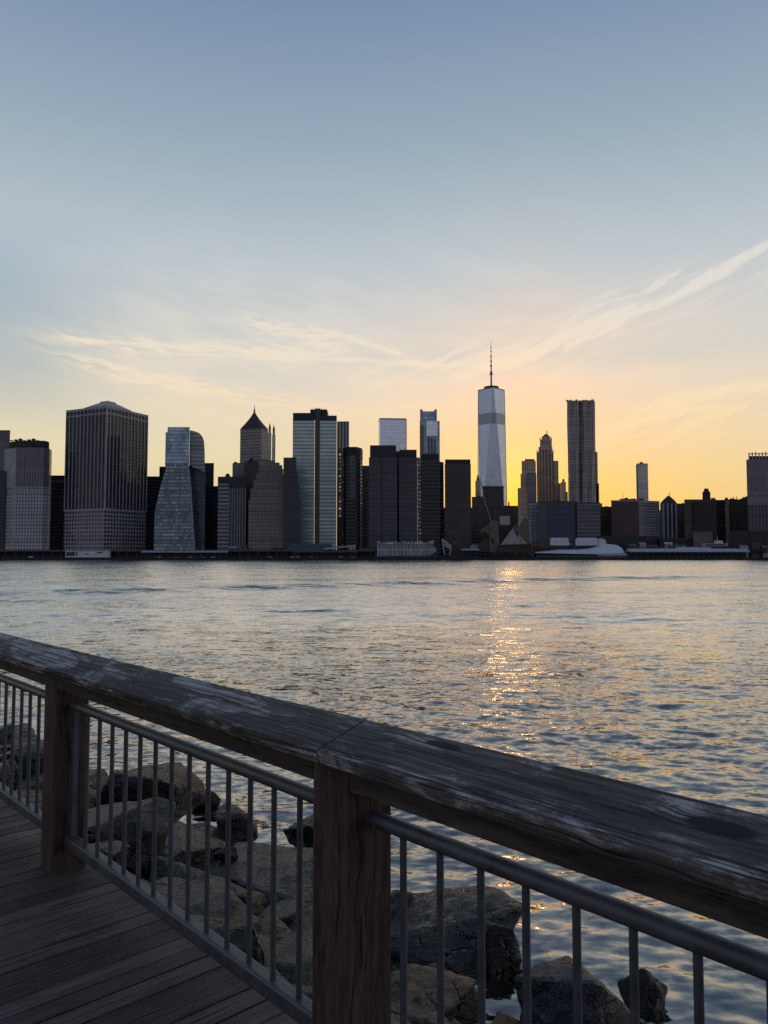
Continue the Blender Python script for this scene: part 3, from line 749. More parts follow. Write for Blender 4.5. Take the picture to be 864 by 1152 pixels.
# ---- twin dark slabs and neighbours
Y = 860
T, fp, z = simple('dark_slab', 'blue-black banded slab with inset black top, left one of the two joined slabs', 'tower', 415, 415, 446.8, 502, Y, FA['bands_blue'], 0, 34, 20, 3, 2, crown=(514.5, .93, M['dark']))
T.part('corner_joint', MB().box(kx(429.3, .06) * Y - .4, kx(429.3, .06) * Y + .4, Y - .5, Y - .02, Z0, zat(514.5, Y)), M['dark'])
def painted_glint_side(T, px0, px1, y0, y1, Y, lab):
    b = MB(); xa, xb = kx(px0, .06) * Y, kx(px1, .06) * Y
    b.quad((xa, Y + .2, Z0), (xb, Y + 9, Z0), (xb, Y + 9, zat(y0, Y)), (xa, Y + .2, zat(y0, Y)))
    b.quad((xb, Y + 9, Z0), (xb, Y + 30, Z0), (xb, Y + 30, zat(y0, Y)), (xb, Y + 9, zat(y0, Y)))
    b.face([(xa, Y + .2, zat(y0, Y)), (xb, Y + 9, zat(y0, Y)), (xb, Y + 30, zat(y0, Y)), (xa, Y + 30, zat(y0, Y))])
    T.part('side_wall', b, FA['painted_glint'], lab)
FA['painted_glint'] = facade('painted_glint_windows', (.045, .045, .055), (.78, .68, .62), 2.6, 4.3, .7, .5, .5, .1, var=.95, tilt=.1)  # glints painted as pale, nearly matte panes
T, fp, z = simple('dark_slab', 'blue-black banded slab, right one of the two joined slabs, with glints painted on its right flank', 'tower', 448.8, 448.8, 469.6, 507, Y + 4, FA['bands_blue'], 0, 32, 21, 3, 2, crown=(514.8, .93, M['dark']))
painted_glint_side(T, 469.7, 474.2, 514, 618, Y + 4, 'flank with window glints painted as pale panes')
T, fp, z = simple('dark_slab', 'near-black slab under the crowned silver tower with glints painted on its right flank', 'tower', 473.5, 473.5, 494.5, 511.5, Y + 40, FA['bands_dark'], 0, 32, 22, 3, 2, crown=(517, .95, M['dark']))
painted_glint_side(T, 494.6, 500, 519, 618, Y + 40, 'flank with window glints painted as pale panes')
T, fp, z = simple('dark_slab', 'brown-black slab with bumpy roof standing clear left of the needle-topped glass tower', 'tower', 500.5, 500.5, 530, 518, Y + 25, FA['bands_brown'], 0, 36, 23, 5, 2.5, crown=(522, .97, M['brown_dark']))

simple('brown_block', 'low dark filler block added deep in the gap between the slabs left of the needle tower', 'building', 488, 488, 534, 572, 1120, FA['bands_brown'], 0, 20, 24, 3, 3)  # added filler, stops sunset glow leaking between the slabs
# ---- needle topped facet tower
Y = 1900
T = Tower('facet_skyscraper', 'tallest tower, pale blue facetted glass with a ringed needle spire', 'skyscraper', (kx(553.2, .15) * (Y + 33), Y + 33))
cx_, cy_ = kx(553.2, .15) * (Y + 33), Y + 33; hw = 33.5
zb, zt = GROUND + 22, zat(436, Y)
Bq = [(cx_ - hw, cy_ - hw), (cx_ + hw, cy_ - hw), (cx_ + hw, cy_ + hw), (cx_ - hw, cy_ + hw)]
Tq = [(cx_, cy_ - hw), (cx_ + hw, cy_), (cx_, cy_ + hw), (cx_ - hw, cy_)]
T.prism('base_wall', Bq, Z0, zb, FA['pale_glass'])
def tri(b, pts):
    # uv: u along horizontal, v = height
    n_ = (Vector(pts[1]) - Vector(pts[0])).cross(Vector(pts[2]) - Vector(pts[0])); h = Vector((-n_.y, n_.x, 0)).normalized()
    b.face(pts, 0, [(Vector(p).dot(h), p[2]) for p in pts])
b = MB()
for i in range(4):
    j = (i + 1) % 4; k = (i - 1) % 4
    tri(b, [(*Bq[i], zb), (*Bq[j], zb), (*Tq[i], zt)])
    tri(b, [(*Bq[i], zb), (*Tq[i], zt), (*Tq[k], zt)])
b.face([(*p, zt) for p in Tq], 1)
T.part('facet_wall', b, [FA['wtc_glass'], M['roof']])
for i in range(4):
    for jj in (i, (i - 1) % 4):
        a_, c_ = Vector((*Bq[i], zb)), Vector((*Tq[jj], zt)); T.part('edge_trim', MB().tube(a_, c_, .8, .8, 5), M['white'])
b = ring(Tq, 1.01, zt - 1.5, zt + 1.5); T.part('parapet', b, M['pale'])
b = MB()
for i in range(20):
    a0, a1 = 2 * math.pi * i / 20, 2 * math.pi * (i + 1) / 20
    for r0, r1, z0_, z1_ in ((19, 19, 3.5, 8.5), (15, 15, 8.5, 3.5)):
        b.face([(cx_ + r0 * math.cos(a0), cy_ + r0 * math.sin(a0), zt + z0_), (cx_ + r0 * math.cos(a1), cy_ + r0 * math.sin(a1), zt + z0_),
                (cx_ + r1 * math.cos(a1), cy_ + r1 * math.sin(a1), zt + z1_), (cx_ + r1 * math.cos(a0), cy_ + r1 * math.sin(a0), zt + z1_)])
    for z_ in (3.5, 8.5):
        b.face([(cx_ + 19 * math.cos(a0), cy_ + 19 * math.sin(a0), zt + z_), (cx_ + 19 * math.cos(a1), cy_ + 19 * math.sin(a1), zt + z_),
                (cx_ + 15 * math.cos(a1), cy_ + 15 * math.sin(a1), zt + z_), (cx_ + 15 * math.cos(a0), cy_ + 15 * math.sin(a0), zt + z_)])
T.part('antenna_ring', b, M['spire'])
b = MB()
for i in range(8): a = i * math.pi / 4 + .2; b.tube((cx_ + 17 * math.cos(a), cy_ + 17 * math.sin(a), zt), (cx_ + 17 * math.cos(a), cy_ + 17 * math.sin(a), zt + 5), .7, n=6)
T.part('ring_strut', b, M['spire'])
zs = zat(381, Y); b = MB(); b.tube((cx_, cy_, zt), (cx_, cy_, zt + 42), 2.3, 1.9, 8); b.tube((cx_, cy_, zt + 42), (cx_, cy_, zs), 1.7, .45, 8)
ob = T.part('needle_spire', b, M['spire'])
for f_, r_ in ((.33, 5), (.37, 3.6), (.5, 3.4), (.6, 2.6), (.7, 2.4), (.8, 2.0), (.88, 1.5)):
    zz = zt + (zs - zt) * f_; q = MB().tube((cx_, cy_, zz), (cx_, cy_, zz + 2.2), r_, r_ * .9, 10); T.part('spire_collar', q, M['spire'])

# ---- brown group below the needle tower
T, fp, z = simple('brown_block', 'dark brown banded block covering the foot of the needle-topped tower', 'building', 543, 543, 567, 548, 1000, FA['bands_brown'], 0, 40, 25, 4, 3)
simple('brown_block', 'dark brown lower wing left of the block at the needle tower foot', 'building', 531, 531, 544, 560, 985, FA['bands_brown'], 0, 36, 26, 3, 4)
Y = 1060; fp = footprint(535, 535, 541, Y, 0, 8, 550)
T = Tower('chimney_tower', 'small pointed orange-lit stack left of the needle tower base', 'tower', cen(fp))
T.prism('shaft', fp, Z0, zat(541, Y), FA['stone_tan']); f2 = footprint(536, 536, 540, Y + 1, 0, 6, 545); T.prism('cap', f2, zat(541, Y), zat(533.5, Y), M['tan'], scale_fp(f2, .3))
T, fp, z = simple('brown_block', 'plain dark red-brown block in the sunset gap right of the needle tower', 'building', 561, 561, 583, 570, 1040, FA['brown_block'], 0, 40, 27, 2, 2)
mast(T, 572.5, 570, 564.5, 1040, 1.2, .9, M['brown_dark'], 'roof_stub')

# ---- tan stepped cluster + gothic tower
Y = 1420
T = Tower('stepped_tower', 'tan stepped tower glowing on its left edge, left of the gothic crowned tower', 'tower', (kx(593) * Y, Y + 20))
for (a, c_), yt, d_, m_ in (((582.6, 604), 549, 0, 'stone_tan'), ((586, 604), 533, 3, 'stone_warm'), ((587.4, 603.5), 518, 6, 'stone_tan')):
    f = footprint(a, a, c_, Y + d_, 0, 36 - d_, 540); T.prism('setback', f, Z0, zat(yt, Y), FA[m_])
f = footprint(591, 591, 602, Y + 8, 0, 20, 520); T.prism('penthouse', f, zat(518, Y), zat(515.8, Y), M['tan'])
f = footprint(594, 594, 603.8, Y - 2, 0, 6, 540); T.prism('front_wing', f, Z0, zat(532, Y), FA['fine_grey'])
Y = 1500
fp = footprint(604.4, 604.4, 623.6, Y, 0, 36, 540)
T = Tower('gothic_tower', 'ornate tan tower stepping up to a pointed gothic crown with finial', 'tower', cen(fp))
T.prism('main_wall', fp, Z0, zat(508.5, Y), FA['stone_tan'])
f = footprint(606.5, 606.5, 622.2, Y + 2, 0, 32, 500); T.prism('setback', f, zat(508.5, Y), zat(502.5, Y), FA['stone_tan'])
f = footprint(608.2, 608.2, 621.6, Y + 4, 0, 28, 500); T.prism('setback', f, zat(502.5, Y), zat(494, Y), FA['stone_warm'])
f = footprint(610.2, 610.2, 620.2, Y + 6, 0, 22, 500); T.prism('setback', f, zat(494, Y), zat(490.5, Y), FA['stone_tan'])
f = footprint(611, 611, 619.4, Y + 7, 0, 18, 490); T.prism('crown_roof', f, zat(490.5, Y), zat(486.8, Y), M['tan'], scale_fp(f, .25))
mast(T, 615.3, 487.5, 483.2, Y, 1.2, .2, M['tan'], 'finial', 14)
for px_ in (608.4, 621.2, 604.9, 623.0):
    hh = (494, 490.8) if px_ in (608.4, 621.2) else (508.5, 504.5); f = footprint(px_ - .7, px_ - .7, px_ + .7, Y + 4, 0, 4, 500); T.prism('pinnacle', f, zat(hh[0], Y), zat(hh[1], Y), M['tan'], scale_fp(f, .2))
for i in range(6):
    x = fp[0][0] + 1.2 + i * (fp[1][0] - fp[0][0] - 2.4) / 5; T.part('pier', MB().box(x - .8, x + .8, Y - 1.4, Y - .03, Z0, zat(509 if i in (0, 5) else 505, Y)), M['tan'])
f = footprint(623.6, 623.6, 629, Y + 4, 0, 28, 540); T.prism('side_wing', f, Z0, zat(518, Y), FA['stone_warm'])
f = footprint(623.6, 623.6, 631.5, Y + 2, 0, 30, 560); T.prism('side_wing', f, Z0, zat(543.5, Y), FA['stone_warm'])
T, fp, z = simple('stone_block', 'small tan block in the gap between gothic tower and rippled silver tower', 'building', 631.5, 631.5, 637.2, 543, 1480, FA['stone_tan'], 0, 22, 28, 1, 3, tank=True)

# ---- rippled silver tower
Y = 1290
T = Tower('rippled_tower', 'tall silver-brown residential tower with rippling facade and dark vertical fold', 'skyscraper', (kx(655) * Y, Y + 18))
zt = zat(451, Y); NX, NZ = 66, 90
xa, xb = kx(639, .1) * Y, kx(670.6, .1) * Y
b = MB()
def rip_pt(u, v):
    x = xa + (xb - xa) * u; z = Z0 + (zt - Z0) * v
    y = Y + 1.5 * math.sin(u * 22 + 2.4 * math.sin(v * 5) + v * 6) + .8 * math.sin(u * 43 - v * 13)
    g = math.exp(-((u - .485 - .02 * math.sin(v * 9)) / .045) ** 2); y += 7 * g
    return (x, y, z)
for i in range(NX):
    for k in range(NZ):
        u0, u1, v0, v1 = i / NX, (i + 1) / NX, k / NZ, (k + 1) / NZ
        p = [rip_pt(u0, v0), rip_pt(u1, v0), rip_pt(u1, v1), rip_pt(u0, v1)]
        b.face(p, 0, [(q[0], q[2]) for q in p])
for u, flip in ((0, 0), (1, 1)):
    for k in range(NZ):
        p0, p1 = rip_pt(u, k / NZ), rip_pt(u, (k + 1) / NZ); ks = xa / Y * 36 * 1.03; e0, e1 = (p0[0] + ks, Y + 36, p0[2]), (p1[0] + ks, Y + 36, p1[2])
        p = [e0, p0, p1, e1] if not flip else [p0, e0, e1, p1]
        b.face(p, 0, [(q[1], q[2]) for q in p])
b.face([(xb + ks, Y + 36, Z0), (xa + ks, Y + 36, Z0), (xa + ks, Y + 36, zt), (xb + ks, Y + 36, zt)], 0, [(xb, Z0), (xa, Z0), (xa, zt), (xb, zt)])
b.face([rip_pt(i / NX, 1) for i in range(NX + 1)] + [(xb + ks, Y + 36, zt), (xa + ks, Y + 36, zt)], 1)
T.part('rippled_wall', b, [FA['silver'], M['roof']], weld=False)
rr_ = random.Random(3)
for i in range(9):
    x0 = xa + (xb - xa) * (i / 9) + .3; T.part('roof_screen', MB().box(x0, x0 + (xb - xa) / 9 * rr_.uniform(.55, .95), Y + 3, Y + 8, zt, zt + rr_.uniform(1.2, 3.6)), FA['silver'])
for (a, c_), yt in (((671, 673), 508), ((671, 674.5), 543.5), ((671, 678), 566)):
    f = footprint(a - .3, a - .3, c_, Y + 4, 0, 26, yt); T.prism('side_wing', f, Z0, zat(yt, Y), FA['silver'])
f = footprint(636.8, 636.8, 639.2, Y + 5, 0, 20, 560); T.prism('side_wing', f, Z0, zat(553, Y), FA['silver'])

# ---- navy blocks in front of it
Y = 930
T, fp, z = simple('apartment_block', 'pale grey narrow block with dark windows left of the navy block', 'building', 595, 595, 607, 566, Y + 25, FA['pale_wall'], 0, 30, 30, 2, 3)
T, fp, z = simple('navy_block', 'long navy blue flat-topped block in front of the rippled tower foot', 'building', 607, 607, 649.6, 565, Y, FA['navy'], 0, 30, 31, 4, 1.5)
T.part('end_panel', MB().box(fp[0][0] + .3, kx(615) * Y, Y - .5, Y - .03, Z0, zat(566.5, Y)), M['steel'])
T.part('recess', MB().box(kx(647.2) * Y, kx(649.3) * Y, Y - .5, Y - .03, Z0, zat(565.6, Y)), M['dark'])
simple('navy_block', 'navy block with pale floor bands, right neighbour of the long navy block', 'building', 649.8, 649.8, 675.5, 566.5, Y - 3, FA['navy_bands'], 0, 30, 32, 3, 1.5)
simple('brick_block', 'dim brown low block in the gap left of the red brick building', 'building', 674.5, 674.5, 690, 571, 1010, FA['brown_block'], 0, 30, 33, 3, 3)

# ---- red brick and right side
Y = 960
fp = footprint(688, 719, 742.5, Y, 24, 46, 563)
x0, x1, x2 = kx(688, .035) * Y, kx(719, .035) * Y, kx(742.3, .035) * (Y + 16)
xk = x0 + x0 / Y * 50 * 1.04; fp = [(x0, Y), (x1, Y), (x2, Y + 16), (x2 + 12, Y + 50), (xk, Y + 50)]
T = Tower('brick_building', 'red-brown brick building with pale gridded right face and cluttered roof', 'building', cen(fp))
zt = zat(564, Y)
b = MB(); b.quad((x0, Y, Z0), (x1, Y, Z0), (x1, Y, zt), (x0, Y, zt)); b.quad((xk, Y + 50, Z0), (x0, Y, Z0), (x0, Y, zt), (xk, Y + 50, zt)); b.face([(p[0], p[1], zt) for p in fp], 1)
T.part('brick_wall', b, [FA['red_brick'], M['roof']])
b = MB(); b.quad((x1, Y, Z0), (x2, Y + 16, Z0), (x2, Y + 16, zt), (x1, Y, zt)); b.quad((x2, Y + 16, Z0), (x2 + 12, Y + 50, Z0), (x2 + 12, Y + 50, zt), (x2, Y + 16, zt))
T.part('gridded_wall', b, FA['white_grid'], 'pale window grid face')
T.part('cornice', ring(fp, 1.008, zt, zt + 1.4), M['grey'])
rr_ = random.Random(11)
for i in range(9):
    px_ = 700 + i * 3.0; x = kx(px_, .035) * Y; T.part('rooftop_unit', MB().box(x, x + 2.4, Y + 4, Y + 10, zt, zt + rr_.uniform(2, 5.2)), M['dark'])
T.part('antenna', MB().tube((kx(703) * Y, Y + 6, zt), (kx(702.6) * Y, Y + 6, zat(552.5, Y)), .35, .15, 6), M['spire'])
T, fp, z = simple('slab_tower', 'slim pale tower standing alone in the orange sky, behind the red brick building', 'tower', 717, 717, 729.8, 522, 1750, FA['pink_slab'], 0, 22, 34, 0)
f = footprint(720.5, 720.5, 724.5, 1752, 0, 10, 522); T.prism('roof_box', f, z, zat(519.6, 1750), M['grey'])
f = footprint(716.6, 716.6, 718, 1748, 0, 20, 540); T.prism('dark_edge', f, Z0, zat(523, 1750), M['dark_concrete'])
Y = 985
fp = footprint(743.2, 743.2, 762.6, Y, 0, 24, 566)
T = Tower('pointed_block', 'block with white vertical stripes beneath a dark pointed roof', 'building', cen(fp))
T.prism('striped_wall', fp, Z0, zat(566.5, Y), FA['stripes'])
T.prism('pointed_roof', scale_fp(fp, 1.0), zat(566.5, Y), zat(562.5, Y), M['dark'], scale_fp(fp, .68)); T.prism('roof_peak', scale_fp(fp, .68), zat(562.5, Y), zat(557, Y), M['dark'], scale_fp(fp, .1))
mast(T, 753, 557.5, 553.5, Y, .5, .15, M['spire'], 'finial', 12)
simple('brick_block', 'dark brown block filling the gap right of the pointed striped block', 'building', 761.5, 761.5, 771, 567.5, 1040, FA['brown_block'], 0, 24, 35, 2, 3)
Y = 950
T, fp, z = simple('brown_block', 'wide dark brown block carrying a rounded tower top', 'building', 770.5, 770.5, 806.5, 563, Y, FA['brown_block'], 0, 36, 36, 4, 2)
f = footprint(781, 781, 806, Y - 4, 0, 5, 565); T.prism('front_bay', f, Z0, zat(564.5, Y), M['brown_dark'])
f = footprint(791, 791, 800, Y + 12, 0, 12, 556); T.prism('tower_top', f, zat(563, Y), zat(552.5, Y), M['brown_dark'])
f = scale_fp(f, .8); T.prism('tower_cap', f, zat(552.5, Y), zat(548.3, Y), M['brown_dark'], scale_fp(f, .55))
f = footprint(800.5, 800.5, 805.5, Y + 10, 0, 10, 560); T.prism('stair_head', f, zat(563, Y), zat(559.5, Y), M['brown_dark'])
simple('brown_block', 'black-brown block directly right of the block with rounded tower top', 'building', 806.5, 806.5, 817, 563.5, Y + 30, FA['curtain_dark'], 0, 36, 37, 2, 2)
Y = 1100; x = kx(817.8) * Y
T = Tower('round_tower', 'thin round brown stack between two dark blocks', 'tower', (x, Y))
b = MB(); b.tube((x, Y, Z0), (x, Y, zat(562.5, Y)), 3.2, 3.0, 14); T.part('shaft', b, M['tan']); b = MB(); b.tube((x, Y, zat(562.5, Y)), (x, Y, zat(559.7, Y)), 3.1, 1.2, 14); T.part('cap', b, M['brown_dark'])
Y = 1000
T = Tower('brown_block', 'black-brown block with slanting roofline left of the grey finned tower', 'building', (kx(831) * Y, Y + 20))
front_poly(T, 'wall', [(820.5, 621), (820.5, 562.5), (822.5, 560.5), (832, 562), (842.5, 557.5), (846, 557.5), (846, 621)], Y, 40, FA['brown_block'], zr=.035)
for px_ in (825, 829, 836): mast(T, px_, 561.8, 558.8, Y, .6, .5, M['dark'], 'roof_vent')
Y = 930
fp = footprint(841, 841, 900, Y, 0, 45, 520)
T = Tower('finned_tower', 'grey finned tower cut by the right edge with open spiked crown', 'tower', cen(fp))
T.prism('podium_wall', footprint(842, 842, 899, Y + 1, 0, 44, 580), Z0, zat(568, Y), FA['ribs_dark'])
T.prism('upper_wall', fp, zat(568, Y), zat(517, Y), FA['fine_grey'])
f = footprint(844, 844, 897, Y + 4, 0, 36, 515); T.prism('crown_core', f, zat(517, Y), zat(512.5, Y), M['dark'])
for i in range(15):
    x = f[0][0] + i * (f[1][0] - f[0][0]) / 14; T.part('crown_fin', MB().box(x - .55, x + .55, f[0][1] - .9, f[0][1] - .05, zat(517, Y), zat(509 - (i % 3) * .5, Y)), M['grey'])
T.part('crown_rail', MB().box(f[0][0], f[1][0], f[0][1] - .6, f[0][1] - .1, zat(510.5, Y), zat(509.6, Y)), M['grey'])

# ---- low backdrop walls at right
simple('warehouse', 'long low brown wall building at the foot of the grey finned tower', 'warehouse', 820, 820, 900, 598.5, 870, M['brown_dark'], 0, 24, 40, 3, 1)
simple('warehouse', 'small brown warehouse below the block with rounded tower top', 'warehouse', 780, 780, 802, 598.5, 865, M['tan'], 0, 24, 41, 2, 1)
simple('warehouse', 'low dark warehouse below the pointed striped block', 'warehouse', 742, 742, 780, 606.5, 872, M['brown_dark'], 0, 20, 42, 3, 1.5)
simple('warehouse', 'low dark warehouse at the foot of the red brick building', 'warehouse', 672, 672, 742, 604, 880, M['dark'], 0, 20, 43, 4, 1.5)

# ------------------------------------------------------------------ waterfront
Y = 826
T = Tower('elevated_highway', 'dark elevated roadway on posts running along the left waterfront', 'viaduct', (kx(200) * Y, Y + 8))
xa, xb = kx(-60) * Y, kx(421) * Y
T.part('deck', MB().box(xa, xb, Y, Y + 16, zat(621.0, Y), zat(619.4, Y)), M['dark_concrete'])
T.part('guard_rail', MB().box(xa, xb, Y - .35, Y - .02, zat(620.0, Y), zat(618.6, Y)), M['steel'])
for i in range(46):
    x = xa + 3 + i * (xb - xa - 6) / 45; T.part('column', MB().box(x - .5, x + .5, Y + 1, Y + 2.2, Z0, zat(621.0, Y)), M['dark_concrete'])
T.part('soffit_wall', MB().box(xa, xb, Y + 8, Y + 9, Z0, zat(621.0, Y)), M['dark'])
# parked vehicles under the roadway, pale specks
rr_ = random.Random(21)
def van(x, y, c, lab, L=4.6, H=1.8):
    r = empty('parked_vehicle', lab, 'vehicle', (x, y, GROUND), 0, 'vehicles parked on the far quay')
    b = MB(); pf = [(0, .35), (L, .35), (L, 1.0), (L * .86, 1.1), (L * .74, H), (L * .06, H), (0, 1.1)]
    for i in range(len(pf)):
        (a0, z0_), (a1, z1_) = pf[i], pf[(i + 1) % len(pf)]; b.face([(a0, 0, z0_), (a0, 1.8, z0_), (a1, 1.8, z1_), (a1, 0, z1_)])
    b.face([(a, 0, z_) for a, z_ in pf]); b.face([(a, 1.8, z_) for a, z_ in pf][::-1]); b.build('body', c, r)
    b = MB(); b.face([(L * .12, -.02, 1.1), (L * .74, -.02, 1.1), (L * .68, -.02, H - .15), (L * .12, -.02, H - .15)]); b.build('side_window', M['glass_dark'], r)
    for xx in (L * .2, L * .8): b = MB(); b.tube((xx, -.05, .35), (xx, .2, .35), .35, n=12); b.build('wheel', M['dark'], r)
for px_, cm, nm in ((33, 'white', 'white'), (178, 'white', 'white'), (196, 'pale', 'silver'), (213, 'white', 'white'), (226, 'pale', 'silver'), (238, 'white', 'white'), (302, 'pale', 'silver'), (327, 'white', 'white'),
                    (333, 'white', 'white'), (348, 'pale', 'silver'), (381, 'white', 'white'), (394, 'pale', 'silver')):
    where = 'at far left' if px_ < 100 else 'below the teal tower' if px_ < 245 else 'near the stepped stone tower' if px_ < 320 else 'below the green tower'
    van(kx(px_) * (Y - 3), Y - 3, M[cm], f'{nm} vehicle parked under the elevated roadway {where}')
# white terminal
Y = 818
T = Tower('ferry_terminal', 'flat white waterfront shed with dark openings below the broad pier-lined tower', 'terminal', (kx(98) * Y, Y + 5))
xa, xb = kx(74.5) * Y, kx(122.5) * Y
T.part('wall', MB().box(xa, xb, Y, Y + 8, Z0, zat(619.2, Y)), M['white'])
T.part('roof', MB().box(xa - .8, xb + .8, Y - .9, Y + 8.5, zat(619.2, Y), zat(618.3, Y)), M['pale'])
for a, c_, y0, y1 in ((75.5, 85.5, 625.5, 621), (86.6, 88, 625.5, 620.6), (110, 116, 622.5, 621), (98, 101, 624, 622.8)): T.part('opening', MB().box(kx(a) * Y, kx(c_) * Y, Y - .12, Y - .01, zat(y0, Y), zat(y1, Y)), M['glass_dark'])
for i in range(5): T.part('roof_vent', MB().box(kx(80 + 9 * i) * Y, kx(81.2 + 9 * i) * Y, Y + 3, Y + 4, zat(618.3, Y), zat(617.5, Y)), M['steel'])
# pier sheds mid-left
def shed(label, px0, px1, ytop, yeave, ybase, Y, roofm, wallm, nposts=8, depth=14, arc=True):
    T = Tower('pier_shed', label, 'shed', (kx((px0 + px1) / 2) * Y, Y + depth / 2))
    xa, xb = kx(px0) * Y, kx(px1) * Y; b = MB(); N_ = 10
    for i in range(N_):
        def P(t): return (Y - .6 + t * (depth + 1.2), zat(yeave, Y) + (zat(ytop, Y) - zat(yeave, Y)) * (math.sin(math.pi * t) if arc else 1 - abs(2 * t - 1)))
        (y0, z0_), (y1, z1_) = P(i / N_), P((i + 1) / N_)
        b.face([(xa - .5, y0, z0_), (xb + .5, y0, z0_), (xb + .5, y1, z1_), (xa - .5, y1, z1_)])
    for xx in (xa, xb): b.face([(xx, P(i / N_)[0], P(i / N_)[1]) for i in range(N_ + 1)])
    T.part('roof', b, roofm); T.part('back_wall', MB().box(xa, xb, Y + depth * .5, Y + depth * .55, Z0, zat(yeave, Y)), wallm)
    T.part('fascia', MB().box(xa - .5, xb + .5, Y - .9, Y - .62, zat(yeave, Y) - .8, zat(yeave, Y)), roofm)
    for i in range(nposts):
        x = xa + .5 + i * (xb - xa - 1) / (nposts - 1); T.part('post', MB().box(x - .3, x + .3, Y, Y + .6, Z0, zat(yeave, Y)), M['dark_concrete'])
    return T
shed('grey open pier shed below the flared teal tower', 160, 256, 619.4, 620.8, 627, 818, M['pale'], M['dark'], 14)
shed('dark green hipped pier shed below the green glass tower', 324, 372, 611.5, 619, 627, 832, M['green_roof'], M['dark'], 8, arc=False)
shed('low grey pier canopy left of the white glazed pavilion', 330, 402, 619.6, 620.6, 627, 818, M['green_roof'], M['dark'], 12)
Y = 822
T = Tower('tilted_canopy', 'pale tilted canopy roof jutting up right of the dark green pier shed', 'canopy', (kx(382) * Y, Y + 4))
b = MB(); b.face([(kx(364) * Y, Y, zat(618, Y)), (kx(399) * Y, Y, zat(613.6, Y)), (kx(400) * Y, Y + 10, zat(612.8, Y)), (kx(366) * Y, Y + 10, zat(616, Y))])
b.face([(kx(364) * Y, Y, zat(618.8, Y)), (kx(399) * Y, Y, zat(614.4, Y)), (kx(399) * Y, Y, zat(613.6, Y)), (kx(364) * Y, Y, zat(618, Y))]); T.part('roof', b, M['pale'])
for px_, yy in ((368, 617.8), (383, 616), (397, 614.3)): T.part('post', MB().box(kx(px_) * Y - .2, kx(px_) * Y + .2, Y + 2, Y + 2.4, Z0, zat(yy, Y)), M['steel'])

# white glazed pavilion
Y = 820
T = Tower('glass_pavilion', 'white framed glazed pier pavilion with ragged roofline below the twin dark slabs', 'pavilion', (kx(457) * Y, Y + 8))
front_poly(T, 'glazed_wall', [(424.5, 626), (424, 612), (484, 611.5), (488.5, 614), (491, 620), (486, 624), (480, 626)], Y, 16, FA['pavilion'] if 'pavilion' in FA else FA.setdefault('pavilion', facade('pavilion_glass', (.30, .33, .36), (.09, .10, .12), 2.6, 9, .62, .8, var=.6)), M['pale'], zr=.005)
rr_ = random.Random(8)
for i in range(13):
    a = 424.5 + i * 4.7; T.part('roof_panel', MB().box(kx(a) * Y, kx(a + rr_.uniform(3.4, 4.6)) * Y, Y - .6, Y + 10, zat(612 - .2, Y), zat(610.6 - rr_.uniform(0, 1.8), Y)), M['white' if rr_.random() > .4 else 'pale'])
for i in range(12):
    a = 424.8 + i * 4.2; T.part('column', MB().box(kx(a) * Y - .22, kx(a) * Y + .22, Y - .6, Y - .1, Z0, zat(611.9, Y)), M['white'])
T.part('roof_horn', MB().prism([(kx(480) * Y, Y), (kx(488) * Y, Y), (kx(488) * Y, Y + 6), (kx(480) * Y, Y + 6)], zat(612, Y) + .01, zat(608, Y), [(kx(485) * Y, Y), (kx(488) * Y, Y), (kx(488) * Y, Y + 6), (kx(485) * Y, Y + 6)]), [M['pale'], M['pale']])
T.part('apron', MB().box(kx(430) * Y, kx(490) * Y, Y - 2.4, Y - .7, Z0, zat(625.2, Y)), M['dark_concrete'])

# white A-frame, olive kiosk, tan angular tower, billboard, tent
Y = 824
T = Tower('gantry_frame', 'white leaning A-shaped frame on the quay right of the glazed pavilion', 'frame', (kx(501) * Y, Y))
def bar(T, a, c_, Y, r, m, name, dy=0): T.part(name, MB().tube((kx(a[0]) * Y, Y + dy, zat(a[1], Y)), (kx(c_[0]) * Y, Y + dy, zat(c_[1], Y)), r, n=6), m)
bar(T, (497.3, 606.5), (499.8, 624.5), Y, .45, M['white'], 'leg'); bar(T, (497.3, 606.5), (507.3, 614.5), Y, .55, M['white'], 'beam'); bar(T, (507.3, 614.5), (505.5, 625), Y, .4, M['white'], 'leg')
T.part('sail_panel', MB().face([(kx(498.5) * Y, Y + .6, zat(607.6, Y)), (kx(500.3) * Y, Y + .6, zat(614.5, Y)), (kx(506.5) * Y, Y + .6, zat(618, Y)), (kx(506.8) * Y, Y + .6, zat(614.6, Y))]), M['pale'])
Y = 830
T = Tower('kiosk', 'olive brown hipped kiosk right of the white A-shaped frame', 'kiosk', (kx(513) * Y, Y + 4))
f = footprint(507.5, 507.5, 520, Y, 0, 9, 618); T.prism('wall', f, Z0, zat(614, Y), M['olive']); T.prism('roof', scale_fp(f, 1.06), zat(614, Y), zat(608.8, Y), M['olive'], scale_fp(f, .5, .5, (-1.5, 0)))
T.part('opening', MB().box(kx(510) * Y, kx(517) * Y, Y - .1, Y - .01, Z0, zat(620, Y)), M['dark'])
shed('long low pale-roofed canopy right of the olive kiosk', 519, 538, 617.4, 618.4, 627, 822, M['pale'], M['dark'], 5)
Y = 840
T = Tower('angular_building', 'tan angular tower-like building with jutting hood below the needle-topped tower', 'building', (kx(556) * Y, Y + 6))
front_poly(T, 'shaft', [(550.5, 621), (551, 588), (553.5, 585.5), (560.5, 586), (561.5, 600), (562.5, 621)], Y, 12, M['tan'], M['tan'], zr=.02)
front_poly(T, 'hood', [(551, 588), (545, 593.5), (540, 596.5), (541, 599.5), (546, 598), (551, 602)], Y + 1, 9, M['tan'], M['tan'], zr=.02)
